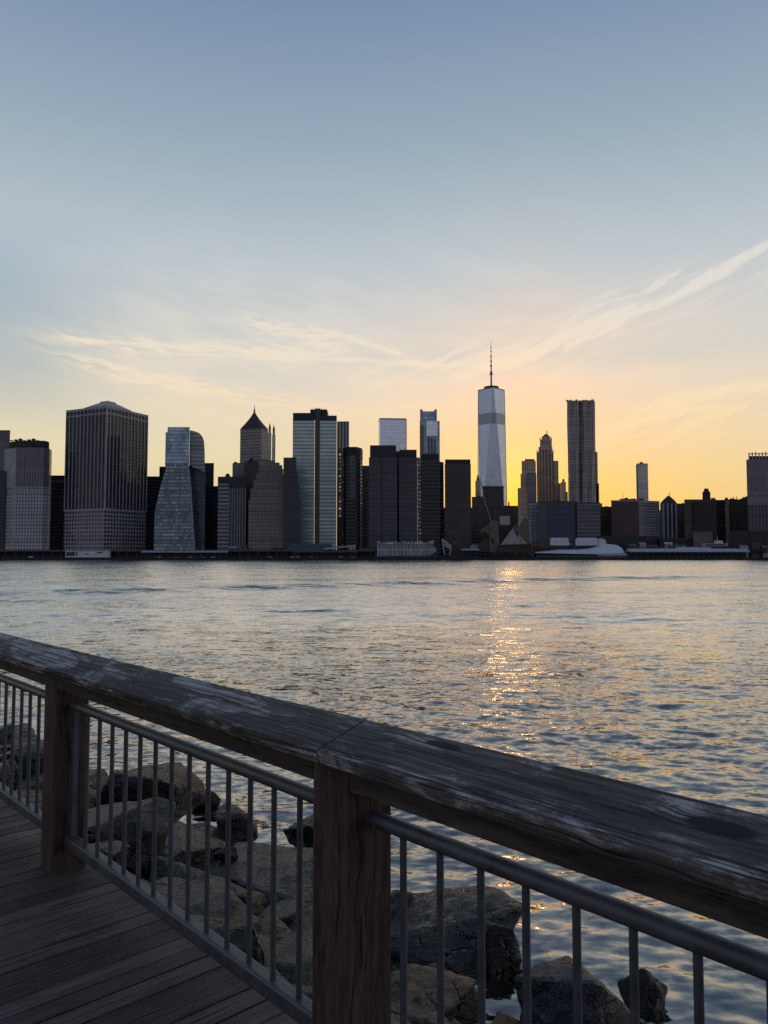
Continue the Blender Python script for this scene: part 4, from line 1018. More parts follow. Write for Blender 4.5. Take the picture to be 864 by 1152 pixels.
front_poly(T, 'lower_wing', [(536, 621), (537.5, 613), (546, 604.5), (551, 605.5), (551, 621)], Y + 2, 10, M['olive'], M['olive'], zr=.02)
T.part('opening', MB().box(kx(552.4) * Y, kx(555.4) * Y, Y - .12, Y - .02, zat(612, Y), zat(606, Y)), M['dark'])
bar(T, (553.2, 586), (545.6, 562), Y, .35, M['pale'], 'boom', 5); bar(T, (545.6, 562), (541.6, 537), Y, .35, M['pale'], 'boom', 5)
bar(T, (558, 586), (558.6, 555), Y, .28, M['steel'], 'mast', 5)
Y = 846
T = Tower('billboard', 'blank grey rooftop billboard right of the tan angular building', 'billboard', (kx(568) * Y, Y + 2))
T.part('panel', MB().box(kx(562.2) * Y, kx(573.8) * Y, Y, Y + .8, zat(590.5, Y), zat(580.5, Y)), M['grey'])
for px_ in (564, 572): T.part('leg', MB().box(kx(px_) * Y - .3, kx(px_) * Y + .3, Y + .2, Y + .7, Z0, zat(590.5, Y)), M['steel'])
T.part('back_wall', MB().box(kx(561.8) * Y, kx(578) * Y, Y + 3, Y + 10, Z0, zat(592, Y)), M['dark'])
Y = 834
T = Tower('tent_pavilion', 'brown peaked tent roof with white right edge beside the pale grey narrow block', 'pavilion', (kx(582) * Y, Y + 8))
front_poly(T, 'left_slope', [(563, 613), (577, 594), (586.5, 612)], Y + 1, 8, M['grey'], M['grey'], zr=.01, label='dull grey-green lower slope')
front_poly(T, 'roof', [(578, 594.5), (584, 592), (589, 583.5), (591.5, 582), (594.5, 585), (596.3, 600), (597, 612), (593, 611)], Y + 2, 8, M['tan'], M['tan'], zr=.01)
bar(T, (592, 582.2), (595.6, 586), Y, .4, M['pale'], 'edge_cable', 1.6); bar(T, (595.6, 586), (597, 612), Y, .4, M['pale'], 'edge_cable', 1.6); bar(T, (577.5, 594), (589.5, 583), Y, .35, M['pale'], 'edge_cable', 1.6)
bar(T, (590.6, 582.5), (590.6, 577.5), Y, .3, M['steel'], 'mast', 4)
T.part('base_wall', MB().box(kx(561) * Y, kx(598) * Y, Y + 2, Y + 11, Z0, zat(612, Y)), M['dark'])

# white tented pier
Y = 820
T = Tower('pier_pavilion', 'long white-roofed pier pavilion with two raised white boxes below the navy blocks', 'pavilion', (kx(655) * Y, Y + 12))
b = MB(); N_ = 22
def prof(px):
    pts = [(602.5, 621.0), (618, 619.4), (632, 618.2), (650, 618.2), (664, 617.2), (674, 614.8), (680, 612.2), (690, 612.0), (698, 613.4), (704.5, 618), (706.5, 622.5)]
    for (a, y0), (c_, y1) in zip(pts, pts[1:]):
        if a <= px <= c_: return y0 + (y1 - y0) * (px - a) / (c_ - a)
    return 621
for i in range(N_):
    a, c_ = 602.5 + i * 104 / N_, 602.5 + (i + 1) * 104 / N_; xa, xb = kx(a) * Y, kx(c_) * Y
    ea, eb = max(prof(a) + 1.2, 622.2 + (a - 602) * .018), max(prof(c_) + 1.2, 622.2 + (c_ - 602) * .018)
    b.face([(xa, Y, zat(ea, Y)), (xb, Y, zat(eb, Y)), (xb, Y + 10, zat(prof(c_), Y)), (xa, Y + 10, zat(prof(a), Y))])
    b.face([(xa, Y + 10, zat(prof(a), Y)), (xb, Y + 10, zat(prof(c_), Y)), (xb, Y + 22, zat(eb, Y)), (xa, Y + 22, zat(ea, Y))])
T.part('tent_roof', b, M['white'], smooth=False)
T.part('back_wall', MB().box(kx(604) * Y, kx(704) * Y, Y + 9, Y + 9.5, Z0, zat(622.4, Y)), M['dark'])
T.part('end_wall', MB().box(kx(672) * Y, kx(704) * Y, Y + .5, Y + 2, Z0, zat(622.4, Y)), M['grey'])
rr_ = random.Random(4)
for i in range(16):
    x = kx(604 + i * 4.2) * Y; T.part('post', MB().box(x - .25, x + .25, Y + .6, Y + 1.1, Z0, zat(622.2, Y)), M['steel'])
for a, c_ in ((619, 640), (647.5, 673)):
    f = footprint(a, a, c_, Y + 10, 0, 10, 610); T.prism('upper_box', f, zat(613.5, Y), zat(606.5, Y), M['white'], None, M['pale']); T.prism('box_roof', scale_fp(f, 1.0), zat(606.5, Y), zat(604.8, Y), M['white'], scale_fp(f, .82), M['white'])
    T.prism('dark_base', scale_fp(f, .99), Z0, zat(613.5, Y), M['dark'])
front_poly(T, 'curved_wing', [(673.5, 616), (673.5, 606), (678, 605.6), (681.5, 608), (683, 612.5)], Y + 10, 9, M['white'], M['white'], zr=.01)
T.part('lower_rail', MB().box(kx(602.5) * Y, kx(706) * Y, Y - 1.2, Y - .9, zat(626.5, Y), zat(625.2, Y)), M['steel'])

# right pier shed and ferry
T = shed('long grey wavy-roofed pier shed on the right waterfront', 708, 842, 617.2, 620.4, 627, 818, M['pale'], M['dark'], 22)
T = shed('raised pale roof crest standing on the right pier sheds', 762, 800, 615.6, 618.6, 627, 828, M['pale'], M['dark'], 6, arc=True)
Y = 826
T = Tower('ferry_boat', 'white and dark two-deck ferry with mast behind the right pier shed', 'boat', (kx(812) * Y, Y + 4))
front_poly(T, 'hull', [(796, 622), (795.5, 614.5), (827, 614.5), (828.5, 613.5), (827, 622)], Y + 14, 9, M['dark'], M['dark'], zr=.01)
T.part('main_deck', MB().box(kx(797) * Y, kx(825) * Y, Y + 15, Y + 22, zat(614.5, Y), zat(611, Y)), M['pale'])
T.part('deck_windows', MB().box(kx(799) * Y, kx(823) * Y, Y + 14.8, Y + 14.98, zat(613.6, Y), zat(612, Y)), M['glass_dark'])
T.part('wheelhouse', MB().box(kx(812) * Y, kx(820) * Y, Y + 16, Y + 21, zat(611, Y), zat(607.8, Y)), M['white'])
T.part('mast', MB().tube((kx(814.5) * Y, Y + 18, zat(607.8, Y)), (kx(814.5) * Y, Y + 18, zat(602.5, Y)), .3, .12, 6), M['white'])
T.part('funnel', MB().tube((kx(806) * Y, Y + 18, zat(611, Y)), (kx(806) * Y, Y + 18, zat(608.6, Y)), 1.1, 1.0, 10), M['dark'])
rr_ = random.Random(31)
for i, (px_, wpx, yt) in enumerate(((404, 9, 617), (413, 7, 614), (520, 8, 614), (529, 9, 611), (487, 7, 616), (600, 8, 613), (622, 10, 608), (634, 9, 611), (708, 9, 612), (719, 8, 609), (730, 11, 613), (748, 9, 610),
                                 (760, 12, 613), (786, 9, 611), (832, 10, 612), (846, 12, 610), (858, 10, 613), (258, 9, 615), (270, 8, 613), (306, 9, 616), (314, 7, 614), (338, 9, 614), (392, 8, 612))):
    Y = 846 + rr_.uniform(0, 8); fp = footprint(px_, px_, px_ + wpx, Y, 0, 9, 615)
    T = Tower('quay_building', 'small low dim building in the row behind the far quay', 'building', cen(fp), 'small buildings behind the far quay')
    ze = zat(yt + 1.6, Y); T.prism('wall', fp, Z0, ze, FA[rr_.choice(('brown_block', 'pale_wall', 'red_brick', 'navy', 'lattice_brown'))])
    T.prism('roof', scale_fp(fp, 1.04), ze, zat(yt, Y), M[rr_.choice(('roof', 'brown_dark', 'pale', 'green_roof'))], scale_fp(fp, 1.0, .1))
for i in range(26):
    px_ = 706 + i * 5.6 + rr_.uniform(-1.5, 1.5) if i < 15 else 500 + (i - 15) * 8.5 + rr_.uniform(-2, 2)
    x = kx(px_) * 806; b = MB(); b.tube((0, 0, -1.5), (rr_.uniform(-.2, .2), 0, rr_.uniform(1.6, 3.4)), .32, .28, 8)
    o = b.build('mooring_pile', M['bark'], None); o.location = (x, 806, WATER); tag(o, 'dark timber mooring pile standing in the water along the far quay wall', 'pile', 'mooring piles along the far quay')
# lamp posts on the esplanade
for i, px_ in enumerate((270, 290, 312, 520, 546, 600, 720, 757, 791, 824)):
    Y = 815; x = kx(px_) * Y
    near = ['below the striped pair', 'left of the stepped stone tower', 'right of the stepped stone tower', 'by the olive kiosk', 'left of the tan angular building', 'beside the brown peaked tent', 'left on the grey wavy pier shed', 'below the pointed striped block', 'in front of the raised pale roof crest', 'in front of the ferry'][i]
    r = empty('street_lamp', f'thin dark quay lamp post {near}', 'street lamp', (x, Y, GROUND), 0, 'lamp posts along the far quay')
    b = MB(); b.tube((0, 0, 0), (0, 0, 7), .14, .08, 6); b.build('pole', M['steel'], r); b = MB(); b.tube((0, 0, 7), (1.4, 0, 7.3), .08, .06, 6); b.build('arm', M['steel'], r); b = MB().box(1.1, 1.9, -.18, .18, 7.2, 7.4); b.build('lamp_head', M['pale'], r)

# ------------------------------------------------------------------ quay trees
def foliage(name, c):
    m, n, p = newmat(name)
    oi = n.node('ShaderNodeNewGeometry')
    n.put(p.inputs['Base Color'], n.mix(oi.outputs['Random Per Island'], rgba([x * .45 for x in c]), rgba([x * 1.5 for x in c])))
    p.inputs['Roughness'].default_value = .8; return m
M['leaf_rust'] = foliage('rust_leaves', (.19, .095, .05)); M['leaf_olive'] = foliage('olive_leaves', (.14, .125, .055)); M['leaf_dark'] = foliage('dark_leaves', (.07, .075, .04))
def tree_mesh(seed, H, Wd, nl=520):
    r = random.Random(seed); b = MB()
    lobes = [(r.uniform(-.32, .32) * Wd, r.uniform(-.3, .3) * Wd, H * r.uniform(.42, .8), r.uniform(.18, .34) * Wd) for _ in range(8)]
    for i in range(nl):
        lx, ly, lz, lr = lobes[i % 8]
        v = Vector((r.gauss(0, 1), r.gauss(0, 1), r.gauss(0, 1))).normalized() * lr * r.uniform(.5, 1.08)
        c = Vector((lx, ly, lz)) + v; s = r.uniform(.22, .5)
        q = Vector((r.gauss(0, 1), r.gauss(0, 1), r.gauss(0, 1))).normalized(); t = q.orthogonal().normalized(); u = q.cross(t)
        b.face([c - t * s, c + u * s * .7, c + t * s, c - u * s * .7])
    return b
def quay_tree(px, Y, H, Wd, leaf, label, seed, group):
    r = empty('quay_tree', label, 'tree', (kx(px) * Y, Y, GROUND), 0, group)
    tree_mesh(seed, H, Wd).build('crown', M[leaf], r)
    b = MB(); b.tube((0, 0, -.3), (.15, 0, H * .45), .28, .16, 7)
    for i in range(4): a = i * 1.6 + seed; b.tube((.15, 0, H * .38), (math.cos(a) * Wd * .25, math.sin(a) * Wd * .25, H * .65), .13, .05, 5)
    b.build('trunk', M['bark'], r)
g1 = 'rust coloured trees left of the white pier pavilion'; g2 = 'olive trees along the right pier shed'; g3 = 'olive shrubs below the brown peaked tent'; g4 = 'dark trees by the far right wall'
for i in range(9): quay_tree(594 + i * 3.6, 830 + (i % 3) * 5, 17 + (i * 5 % 4), 10, 'leaf_rust', 'rust brown tree in the clump left of the white pier pavilion', 50 + i, g1)
for i in range(13): quay_tree(709 + i * 5.6, 840 + (i % 3) * 5, 14.5 + (i * 7 % 3), 9.5, 'leaf_olive', 'olive green tree in the row behind the right pier shed', 70 + i, g2)
for i in range(11): quay_tree(556 + i * 4.0, 819 + (i % 2) * 3, 9.5 + (i * 5 % 3), 8, 'leaf_olive', 'olive brown low tree in the clump before the brown peaked tent', 90 + i, g3)
for i in range(6): quay_tree(842 + i * 4.5, 824 + (i % 2) * 4, 11 + (i * 5 % 3), 8, 'leaf_dark', 'dark tree in the row at the right picture edge on the quay', 110 + i, g4)

# ------------------------------------------------------------------ boardwalk and railing (local frame: x along the rail, y outward, z up)
ROT = math.atan2(-.735, .678)
LX = Vector((.678, -.735, 0)); LY = Vector((.735, .678, 0))

def wood(name, dark, light, grain='x', rough=.75, patch=0.0, knots=(), along=2.2, across=46, spec=.25, bump=.5, rand=.5, red=0.0, wobk=3.2):
    m, n, p = newmat(name)
    tc = n.node('ShaderNodeTexCoord'); P = tc.outputs['Object']
    x, y, z = n.sep(P)
    geo = n.node('ShaderNodeNewGeometry'); isl = geo.outputs['Random Per Island']
    jit = n.mul(isl, 37.0)
    if grain == 'x': g = n.comb(n.add(n.mul(x, along), jit), n.mul(y, across), n.mul(z, across))
    elif grain == 'y': g = n.comb(n.mul(x, across), n.add(n.mul(y, along), jit), n.mul(z, across))
    else: g = n.comb(n.mul(x, across), n.mul(y, across), n.add(n.mul(z, along), jit))
    wob = n.vm('SCALE', n.vm('SUBTRACT', n.noise(n.vm('MULTIPLY', P, (3, 3, 3)), 1.0, 2)[1], (.5, .5, .5)), scale=wobk)
    g = n.vm('ADD', g, wob)
    kn = None
    for (kx_, ky_, rx, ry) in knots:
        dd = n.vm('LENGTH', n.comb(n.m('DIVIDE', n.sub(x, kx_), rx), n.m('DIVIDE', n.sub(y, ky_), ry), 0.0))
        k = n.rng(dd, 1.15, .8, 0, 1, True)
        kn = k if kn is None else n.m('MAXIMUM', kn, k)
        bend = n.rng(dd, 2.4, 1.0, 0, 1, True)
        g = n.vm('ADD', g, n.comb(0.0, n.mul(bend, 1.2), 0.0))
    f1 = n.noise(g, 1.0, 6, .68, .25)[0]
    f2 = n.noise(n.vm('MULTIPLY', g, (1.0, 3.2, 3.2)), 1.0, 3, .6)[0]
    crack = n.rng(n.noise(n.vm('MULTIPLY', g, (.45, 1.5, 1.5) if grain == 'x' else (1.5, .45, 1.5) if grain == 'y' else (1.5, 1.5, .45)), 1.0, 1, .5)[0], .33, .29, 0, 1)
    col = n.mix(n.rng(f1, .36, .66), rgba(dark), rgba(light))
    col = n.mix(n.mul(n.rng(f2, .5, .75), .55), col, rgba([c * .45 for c in dark]))
    lv = n.rng(isl, 0, 1, 1 - rand * .5, 1 + rand * .5)
    big = n.noise(P, 2.1, 5, .65, .4)[0]
    col = n.vm('SCALE', col, scale=n.mul(lv, n.rng(big, .25, .75, .6, 1.35)))
    if patch:
        pn = n.noise(n.vm('MULTIPLY', P, (2.6, 8.5, 8.5) if grain == 'x' else (6.5, 2.2, 6.5)), 1.0, 8, .72, .8)[0]
        col = n.mix(n.mul(n.rng(n.add(pn, n.rng(x, -2.6, -4.4, 0, .05)), .50, .60, 0, 1, True), n.mul(n.rng(f1, .42, .58), patch)), col, (.42, .40, .395, 1))
    col = n.mix(n.mul(crack, .8), col, rgba([c * .2 for c in dark]))
    if kn is not None: col = n.mix(n.mul(kn, .93), col, (.012, .011, .012, 1))
    n.put(p.inputs['Base Color'], col)
    n.put(p.inputs['Roughness'], n.rng(f1, .3, .7, rough - .12, min(1, rough + .12)))
    p.inputs['Specular IOR Level'].default_value = spec
    b = n.node('ShaderNodeBump'); b.inputs['Strength'].default_value = bump; b.inputs['Distance'].default_value = .004
    hgt = n.sub(n.add(f1, n.mul(f2, .4)), n.mul(crack, 1.2))
    n.put(b.inputs['Height'], hgt); n.put(p.inputs['Normal'], b.outputs[0])
    return m

def bevel_obj(o, w=.006, seg=2):
    md = o.modifiers.new('edge', 'BEVEL'); md.width = w; md.segments = seg; md.limit_method = 'ANGLE'; md.angle_limit = R(40)
    return o

# boardwalk: boards across, running outward
WB = wood('deck_boards', (.032, .026, .024), (.155, .128, .118), 'y', .66, 0, (), 1.6, 90, .3, .6, 1.0, wobk=1.4)
b = MB(); rr_ = random.Random(2); x = -19.0; pitch = .108
while x < 4.5:
    wv = pitch - .0095 + rr_.uniform(-.002, .002); zz = rr_.uniform(-.003, .002)
    # boards in two or three lengths with staggered butt joints
    ys = [-6.5, rr_.choice((-3.1, -1.6, -.2)), 1.74 + rr_.uniform(-.012, .012)]
    for y0, y1 in zip(ys, ys[1:]): b.box(x, x + wv, y0 + .0015, y1 - .0015, -.04, zz)
    x += pitch
deck = b.build('boardwalk', WB); deck.rotation_euler = (0, 0, ROT); bevel_obj(deck, .004, 1); tag(deck, kind='structure')
b = MB(); b.box(-19, 4.5, -6.4, 1.70, -.22, -.06); b.box(-19, 4.5, 1.60, 1.72, -.5, -.045); d2 = b.build('boardwalk_joists', plain('joist_shadow', (.004, .004, .004), .95)); d2.rotation_euler = (0, 0, ROT); tag(d2, kind='structure')  # near-black slab; the shade seen through the board gaps is its colour
# dark debris line along the base of the railing? kept as wear in the boards

RAIL = empty('boardwalk_railing', 'weathered timber railing with sloped cap boards, square posts and grey metal baluster panels', 'railing', (0, 0, 0), ROT)
TP = [-(1.87 + 2.4 * k) for k in (-1, 0, 1, 2, 3, 4)]          # post positions along local x
QC, PW = 1.588, .176
MP = wood('post_timber', (.045, .029, .025), (.125, .082, .068), 'z', .8, 0, (), 1.6, 40, .2, .6, .3)
MBm = wood('beam_timber', (.034, .026, .023), (.105, .078, .066), 'x', .8, 0, (), 1.6, 40, .2, .6, .3)
MC = wood('cap_timber', (.014, .012, .011), (.165, .148, .138), 'x', .75, 1.0, ((-.70, 1.575, .075, .026), (-1.50, 1.615, .070, .016), (-3.3, 1.53, .03, .012)), 1.3, 78, .22, .8, .5, wobk=1.9)
MC2 = MC
mm, n, p = newmat('grey_metal')
tc = n.node('ShaderNodeTexCoord'); ns = n.noise(tc.outputs['Object'], 9, 6, .7)[0]; nb = n.noise(tc.outputs['Object'], 60, 3, .6)[0]
n.put(p.inputs['Base Color'], n.mix(n.rng(ns, .3, .7), (.055, .058, .066, 1), (.12, .125, .14, 1))); p.inputs['Metallic'].default_value = .35
n.put(p.inputs['Roughness'], n.rng(ns, .3, .7, .38, .6)); bp = n.node('ShaderNodeBump'); bp.inputs['Strength'].default_value = .25; bp.inputs['Distance'].default_value = .002
n.put(bp.inputs['Height'], nb); n.put(p.inputs['Normal'], bp.outputs[0]); MM = mm

# cap cross-section: tilted plank, deck side low; (y, z)
yf, zf, yb, zb = 1.445, 1.075, 1.652, 1.140
ta = math.atan2(zb - zf, yb - yf)
def cap_profile():
    W_, Tk = math.hypot(yb - yf, zb - zf), .050
    r = .009; pts = []
    def arc(cx, cy, a0, a1, r_=r, k=2):
        for i in range(k + 1):
            a = R(a0 + (a1 - a0) * i / k); pts.append((cx + r_ * math.cos(a), cy + r_ * math.sin(a)))
    arc(r, -r, 180, 90); arc(W_ - r, -r, 90, 0); arc(W_ - .006, -Tk + .006, 0, -90, .006, 2); arc(.010, -Tk + .010, 270, 180, .010, 3)
    return [(yf + u * math.cos(ta) - v * math.sin(ta), zf + u * math.sin(ta) + v * math.cos(ta)) for u, v in pts]
prof_ = cap_profile()
def extrude_x(prof, x0, x1, nseg=24, wob=.0012, seed=0):
    b = MB(); rows = []
    for i in range(nseg + 1):
        x = x0 + (x1 - x0) * i / nseg
        rows.append([(x, y + wob * 2 * (mnoise.noise((x * 1.3, seed, y * 9)) ), z + wob * 2.2 * mnoise.noise((x * 2.1, seed + 9, y * 6 + z * 6))) for y, z in prof])
    for i in range(nseg):
        for k in range(len(prof)):
            l = (k + 1) % len(prof); b.face([rows[i][k], rows[i + 1][k], rows[i + 1][l], rows[i][l]])
    b.face(rows[0]); b.face(rows[-1][::-1]); return b
bounds = TP + [TP[-1] - 2.4]
NB = len(bounds) - 1
for i in range(NB):
    c = extrude_x(prof_, bounds[i + 1] + .004, bounds[i] - .004, 40, .0008, i * 3.1).build('cap_board', [MC], RAIL, weld=True)
    c.data.polygons.foreach_set('use_smooth', [True] * len(c.data.polygons))
    bpy.context.view_layer.objects.active = c
    c.data.set_sharp_from_angle(angle=R(28)) if hasattr(c.data, 'set_sharp_from_angle') else None
# posts
def zcap_under(y): return zf + (y - yf) * math.tan(ta) - .050 / math.cos(ta)
for i, xp in enumerate(TP):
    b = MB(); y0, y1 = QC - PW / 2, QC + PW / 2; x0, x1 = xp - PW / 2, xp + PW / 2
    z0_ = -.6
    za, zc = zcap_under(y0) - .002, zcap_under(y1) - .002
    P8 = [(x0, y0, z0_), (x1, y0, z0_), (x1, y1, z0_), (x0, y1, z0_), (x0, y0, za), (x1, y0, za), (x1, y1, zc), (x0, y1, zc)]
    for f in ((0, 1, 5, 4), (1, 2, 6, 5), (2, 3, 7, 6), (3, 0, 4, 7), (4, 5, 6, 7), (3, 2, 1, 0)): b.face([P8[k] for k in f])
    o = b.build('post', [MP], RAIL, weld=True); bevel_obj(o, .006, 2)
# beams under the cap, flush with the post faces
for i in range(NB):
    xr_ = bounds[i] - PW / 2 - .002 ; xl_ = bounds[i + 1] + PW / 2 + .002
    y0, y1 = QC - PW / 2 + .002, QC - PW / 2 + .085
    pr = [(y0, .958), (y1, .958), (y1, zcap_under(y1) - .002), (y0, zcap_under(y0) - .002)]
    o = extrude_x(pr, xl_, xr_, 12, .0008, 40 + i).build('beam', [MBm], RAIL, weld=True); bevel_obj(o, .004, 2)
# metal panels
def bal_mesh():
    b = MB(); b.tube((0, 0, .185), (0, 0, .855), .0105, n=12); return b
bm_data = None
for i in range(NB):
    xr_ = bounds[i] - PW / 2; xl_ = bounds[i + 1] + PW / 2; xm = (xl_ + xr_) / 2
    pan = RAIL
    if i > 0: b = MB(); xs = xl_ + .045; b.box(xs - .014, xs + .014, QC - .014, QC + .014, .19, .85); b.build('stile', [MM], RAIL)
    b = MB(); b.tube((xl_ - .02, QC, .866), (xr_ + .02, QC, .866), .0245, n=24); o = b.build('top_rail', [MM], pan, weld=True, smooth=True); o.data.set_sharp_from_angle(angle=R(60))
    b = MB(); b.box(xl_ - .02, xr_ + .02, QC - .030, QC + .030, .124, .186); o = b.build('bottom_rail', [MM], pan, weld=True); bevel_obj(o, .012, 4)
    nb_, sp_, xo_ = (15, .1462, .062 - .0) if i == 0 else (13, .1525, .012)
    for k in range(nb_):
        if bm_data is None:
            o = bal_mesh().build('baluster', [MM], pan, weld=True, smooth=True); o.data.set_sharp_from_angle(angle=R(60)); bm_data = o
        else:
            o = bm_data.copy(); COL.objects.link(o); o.parent = pan
        o.location = ((-1.638 + k * sp_) if i == 0 else (xm + xo_ + (k - 6) * sp_), QC, 0)

# ------------------------------------------------------------------ bank and boulders
def rock_mat(name, c0, c1, speck=.0, wet=.0, rough=.27):
    m, n, p = newmat(name)
    tc = n.node('ShaderNodeTexCoord'); P = tc.outputs['Object']
    geo = n.node('ShaderNodeNewGeometry'); _, _, wz = n.sep(geo.outputs['Position']); nx_, ny_, nz_ = n.sep(geo.outputs['Normal'])
    a = n.noise(P, 2.2, 8, .68, .6)[0]; f = n.noise(P, 16, 6, .75)[0]; lay = n.noise(n.vm('MULTIPLY', P, (3, 3, 14)), 1.0, 5, .65, .5)[0]
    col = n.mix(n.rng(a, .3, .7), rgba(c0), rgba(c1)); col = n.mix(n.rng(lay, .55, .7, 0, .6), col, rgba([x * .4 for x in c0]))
    col = n.mix(n.rng(nz_, .3, .95, 0, .55), col, rgba([min(1, x * 1.6) for x in c1])); col = n.mix(n.rng(nz_, .45, .0, 0, .75), col, rgba([x * .3 for x in c0]))  # tops lightened and sides darkened in the colour, as light would fall
    wv_ = n.vm('ADD', P, n.vm('SCALE', n.vm('SUBTRACT', n.noise(P, 3.0, 3, .6)[1], (.5, .5, .5)), scale=.5))
    vo = n.node('ShaderNodeTexVoronoi', feature='DISTANCE_TO_EDGE'); n.put(vo.inputs['Vector'], wv_); vo.inputs['Scale'].default_value = 2.6
    ck = n.rng(vo.outputs['Distance'], .0, .05, 1, 0)
    ck = n.mul(ck, n.rng(n.noise(P, 1.3, 2, .5)[0], .45, .6))
    blo = n.noise(P, 5.5, 6, .72, .5)[0]
    col = n.vm('SCALE', col, scale=n.mul(n.rng(blo, .32, .68, .30, 1.9), n.sub(1.0, n.mul(ck, .85))))
    if speck: col = n.mix(n.rng(n.noise(P, 70, 2, .5)[0], .62, .68, 0, speck), col, (.35, .35, .36, 1))
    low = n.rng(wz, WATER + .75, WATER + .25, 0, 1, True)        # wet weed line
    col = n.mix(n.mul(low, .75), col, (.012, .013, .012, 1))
    n.put(p.inputs['Base Color'], col); n.put(p.inputs['Roughness'], n.sub(n.rng(f, .3, .7, rough - .15, rough + .2), n.mul(low, .25)))
    b = n.node('ShaderNodeBump'); b.inputs['Strength'].default_value = 1.0; b.inputs['Distance'].default_value = .045
    n.put(b.inputs['Height'], n.add(n.mul(a, 1.2), n.sub(n.add(n.add(n.mul(f, .7), n.mul(blo, 1.0)), n.mul(lay, .8)), n.mul(ck, 1.2)))); n.put(p.inputs['Normal'], b.outputs[0])
    return m
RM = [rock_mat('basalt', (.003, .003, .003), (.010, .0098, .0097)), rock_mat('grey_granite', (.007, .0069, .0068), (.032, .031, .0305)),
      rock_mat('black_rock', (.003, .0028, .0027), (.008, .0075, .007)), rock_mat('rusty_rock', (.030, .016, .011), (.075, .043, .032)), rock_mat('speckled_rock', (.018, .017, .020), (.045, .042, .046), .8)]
def rock_mesh(seed, sx, sy, sz, cuts=9, flat=None, rough=.05, sub=4):
    """angular quarry stone: hull of a few scattered points, then broken surface"""
    r = random.Random(seed); bm = bmesh.new()
    for i in range(cuts + 8):
        v = Vector((r.gauss(0, 1), r.gauss(0, 1), r.gauss(0, 1))).normalized()
        m_ = max(abs(v.x), abs(v.y), abs(v.z)); v = v.lerp(v / m_, r.uniform(.2, .8)) * r.uniform(.82, 1.08)
        if flat and v.z > flat: v.z = flat + r.uniform(-.05, .05)
        bm.verts.new(v)
    res = bmesh.ops.convex_hull(bm, input=bm.verts); bmesh.ops.delete(bm, geom=list({g for g in res['geom_interior'] + res['geom_unused'] if isinstance(g, bmesh.types.BMVert)}), context='VERTS')
    bmesh.ops.bevel(bm, geom=list(bm.edges), offset=.035, segments=1, affect='EDGES', profile=.5)
    bmesh.ops.triangulate(bm, faces=bm.faces)
    for _ in range(sub):
        ed = [e for e in bm.edges if e.calc_length() > .13]
        if not ed: break
        bmesh.ops.subdivide_edges(bm, edges=ed, cuts=1, use_grid_fill=False); bmesh.ops.triangulate(bm, faces=[f for f in bm.faces if len(f.verts) > 3])
    o3 = Vector((seed * 1.7, seed * .3, 0))
    bm.normal_update()
    for v in bm.verts:
        q = v.co * 1.9 + o3
        k = mnoise.fractal(q, 1.0, 2.1, 5) * rough * 1.1 + (abs(mnoise.noise(q * 2.2)) - .25) * rough * -1.3
        v.co += v.normal * k
    for v in bm.verts: v.co.x *= sx; v.co.y *= sy; v.co.z *= sz
    me = bpy.data.meshes.new('boulder'); bm.to_mesh(me); bm.free()
    return me
def boulder(seed, loc, s, rz, mi, label, group=None, tilt=(0, 0), **kw):
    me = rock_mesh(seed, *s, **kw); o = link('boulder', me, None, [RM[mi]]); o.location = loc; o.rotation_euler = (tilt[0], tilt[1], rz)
    return tag(o, label, 'boulder', group)
def TQ(t, q, z): v = LX * (-t) + LY * q; return Vector((v.x, v.y, z))
def slopez(q): return -.75 - max(0, q - 1.9) * .53
# the bank under the stones
b = MB(); N_ = 60
for i in range(N_):
    for k, (q0, q1) in enumerate(((1.2, 2.4), (2.4, 3.6), (3.6, 4.8), (4.8, 6.2), (6.2, 8.0))):
        t0, t1 = -6 + i * 34 / N_, -6 + (i + 1) * 34 / N_
        P = lambda t, q: TQ(t, q, slopez(q) - .55 + .18 * mnoise.noise((t * .9, q * .9, 0)))
        b.face([P(t0, q0), P(t0, q1), P(t1, q1), P(t1, q0)])
bk = b.build('river_bank', plain('bank_earth', (.012, .012, .012), .9, scale=3, bump=.5)); tag(bk, kind='structure')

HERO = []
def hero(px, py, z, s, rz, mi, seed, label, **kw):
    s = tuple(v * .9 for v in s); p = onplane(px, py, z); p.z = z - s[2] * .62
    HERO.append((p.x, p.y, max(s[0], s[1]))); boulder(seed, p, s, rz, mi, label, None, **kw)
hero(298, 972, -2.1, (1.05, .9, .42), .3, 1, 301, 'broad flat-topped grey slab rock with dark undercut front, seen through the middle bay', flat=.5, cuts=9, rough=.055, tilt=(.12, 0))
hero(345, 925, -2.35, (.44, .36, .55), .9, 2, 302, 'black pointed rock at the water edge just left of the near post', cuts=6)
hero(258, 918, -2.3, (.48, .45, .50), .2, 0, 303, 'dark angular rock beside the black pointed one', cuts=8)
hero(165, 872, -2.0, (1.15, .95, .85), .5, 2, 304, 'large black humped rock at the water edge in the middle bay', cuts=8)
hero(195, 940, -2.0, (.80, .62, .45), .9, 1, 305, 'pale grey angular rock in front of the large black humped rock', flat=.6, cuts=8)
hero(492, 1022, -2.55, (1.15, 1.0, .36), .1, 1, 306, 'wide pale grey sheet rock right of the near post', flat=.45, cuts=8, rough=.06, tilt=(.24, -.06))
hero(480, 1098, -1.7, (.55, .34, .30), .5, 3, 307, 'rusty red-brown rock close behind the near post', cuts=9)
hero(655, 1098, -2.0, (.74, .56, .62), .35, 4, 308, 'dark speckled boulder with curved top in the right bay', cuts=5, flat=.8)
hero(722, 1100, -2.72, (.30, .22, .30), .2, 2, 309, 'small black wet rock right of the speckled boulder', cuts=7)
hero(255, 952, -1.95, (.18, .14, .12), .1, 1, 310, 'small bright pale stone on the left end of the flat slab', flat=.6)
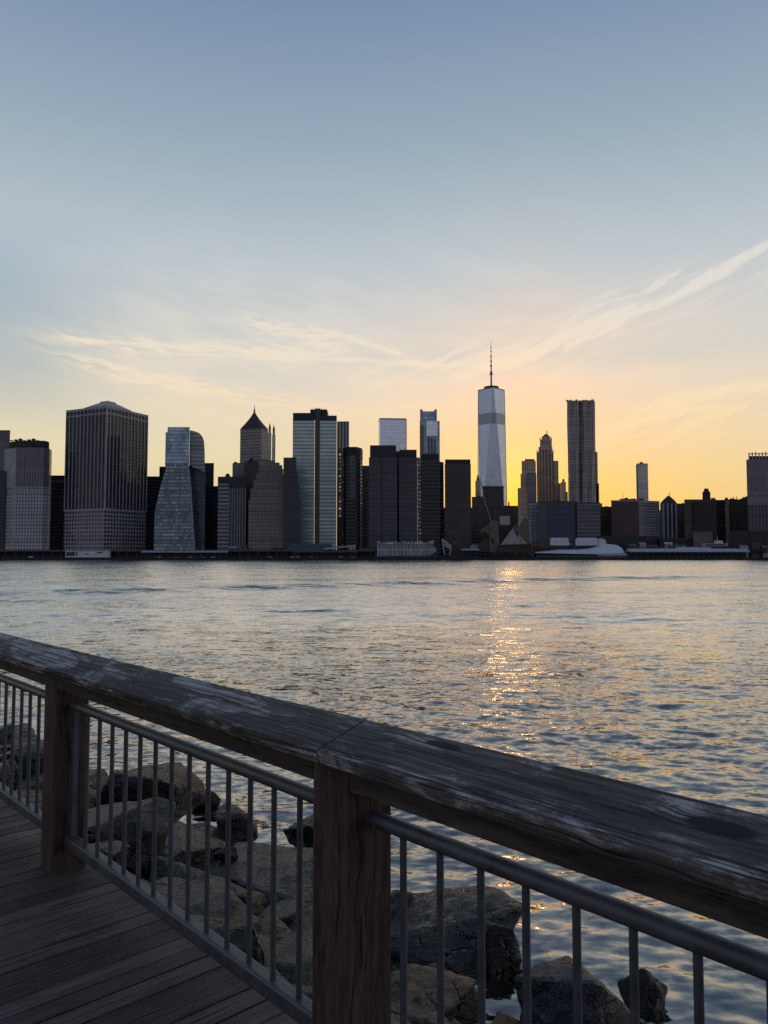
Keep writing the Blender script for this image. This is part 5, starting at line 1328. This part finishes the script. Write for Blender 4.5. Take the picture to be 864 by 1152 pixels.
hero(566, 1045, -2.6, (.34, .22, .30), .2, 2, 311, 'black narrow rock at the right end of the pale sheet rock', cuts=7)
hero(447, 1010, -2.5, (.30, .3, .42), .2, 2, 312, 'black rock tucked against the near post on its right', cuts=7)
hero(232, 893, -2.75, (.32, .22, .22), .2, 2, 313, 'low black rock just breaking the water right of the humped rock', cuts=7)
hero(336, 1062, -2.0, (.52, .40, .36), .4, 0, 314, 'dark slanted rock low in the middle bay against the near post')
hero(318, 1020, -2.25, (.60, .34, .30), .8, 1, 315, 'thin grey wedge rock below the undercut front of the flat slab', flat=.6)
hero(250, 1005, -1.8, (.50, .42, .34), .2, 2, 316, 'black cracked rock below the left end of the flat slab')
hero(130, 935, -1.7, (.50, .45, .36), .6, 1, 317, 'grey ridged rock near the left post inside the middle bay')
rr_ = random.Random(17); cnt = 0
t = .3
while t < 25:
    for q in (2.1, 2.65, 3.2, 3.75, 4.3, 4.85, 5.4, 5.9, 6.4):
        if q > (5.5 if t < 3 else 6.6 if t < 9 else 5.9): continue
        tt, qq = t + rr_.uniform(-.4, .4), q + rr_.uniform(-.28, .28)
        s = rr_.choice((rr_.uniform(.2, .36), rr_.uniform(.3, .5), rr_.uniform(.45, .70))) * (1.0 if q > 2.5 else .8) * (1.25 if t > 9 else 1); p = TQ(tt, qq, slopez(qq) - rr_.uniform(.0, .42))
        if t > 12: p.z += .15
        if any(math.hypot(p.x - hx, p.y - hy) < hr * .68 for hx, hy, hr in HERO): continue
        u = CX + F * p.x / (p.y * CP); 
        if u < -60 or u > 930: continue
        bay = 'left' if u < 62 else 'middle' if u < 400 else 'right'
        row = 'at the water edge' if qq > 4.3 else 'half way down the bank' if qq > 2.9 else 'high on the bank'
        mi = rr_.choice((0, 1, 1, 2, 2, 2)); col_ = ('dark grey', 'mid grey', 'near-black')[mi]
        lab = f'{col_} rough boulder {row}, seen past the {bay} railing bay'
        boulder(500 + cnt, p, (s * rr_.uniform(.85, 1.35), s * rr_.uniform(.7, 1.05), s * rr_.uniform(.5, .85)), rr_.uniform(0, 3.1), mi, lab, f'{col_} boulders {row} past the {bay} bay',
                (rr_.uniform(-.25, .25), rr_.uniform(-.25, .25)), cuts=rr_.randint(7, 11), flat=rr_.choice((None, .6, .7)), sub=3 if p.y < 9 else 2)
        cnt += 1
    t += .62 if t < 9 else .95
print('boulders', cnt)

# ------------------------------------------------------------------ render settings
sc.render.engine = 'CYCLES'
sc.cycles.use_denoising = False
sc.cycles.max_bounces = 6; sc.cycles.diffuse_bounces = 2; sc.cycles.glossy_bounces = 3
sc.cycles.sample_clamp_indirect = 4; sc.cycles.sample_clamp_direct = 12
sc.cycles.caustics_reflective = False; sc.cycles.caustics_refractive = False
sc.view_settings.view_transform = 'Standard'; sc.view_settings.look = 'None'; sc.view_settings.exposure = 0; sc.view_settings.gamma = 1
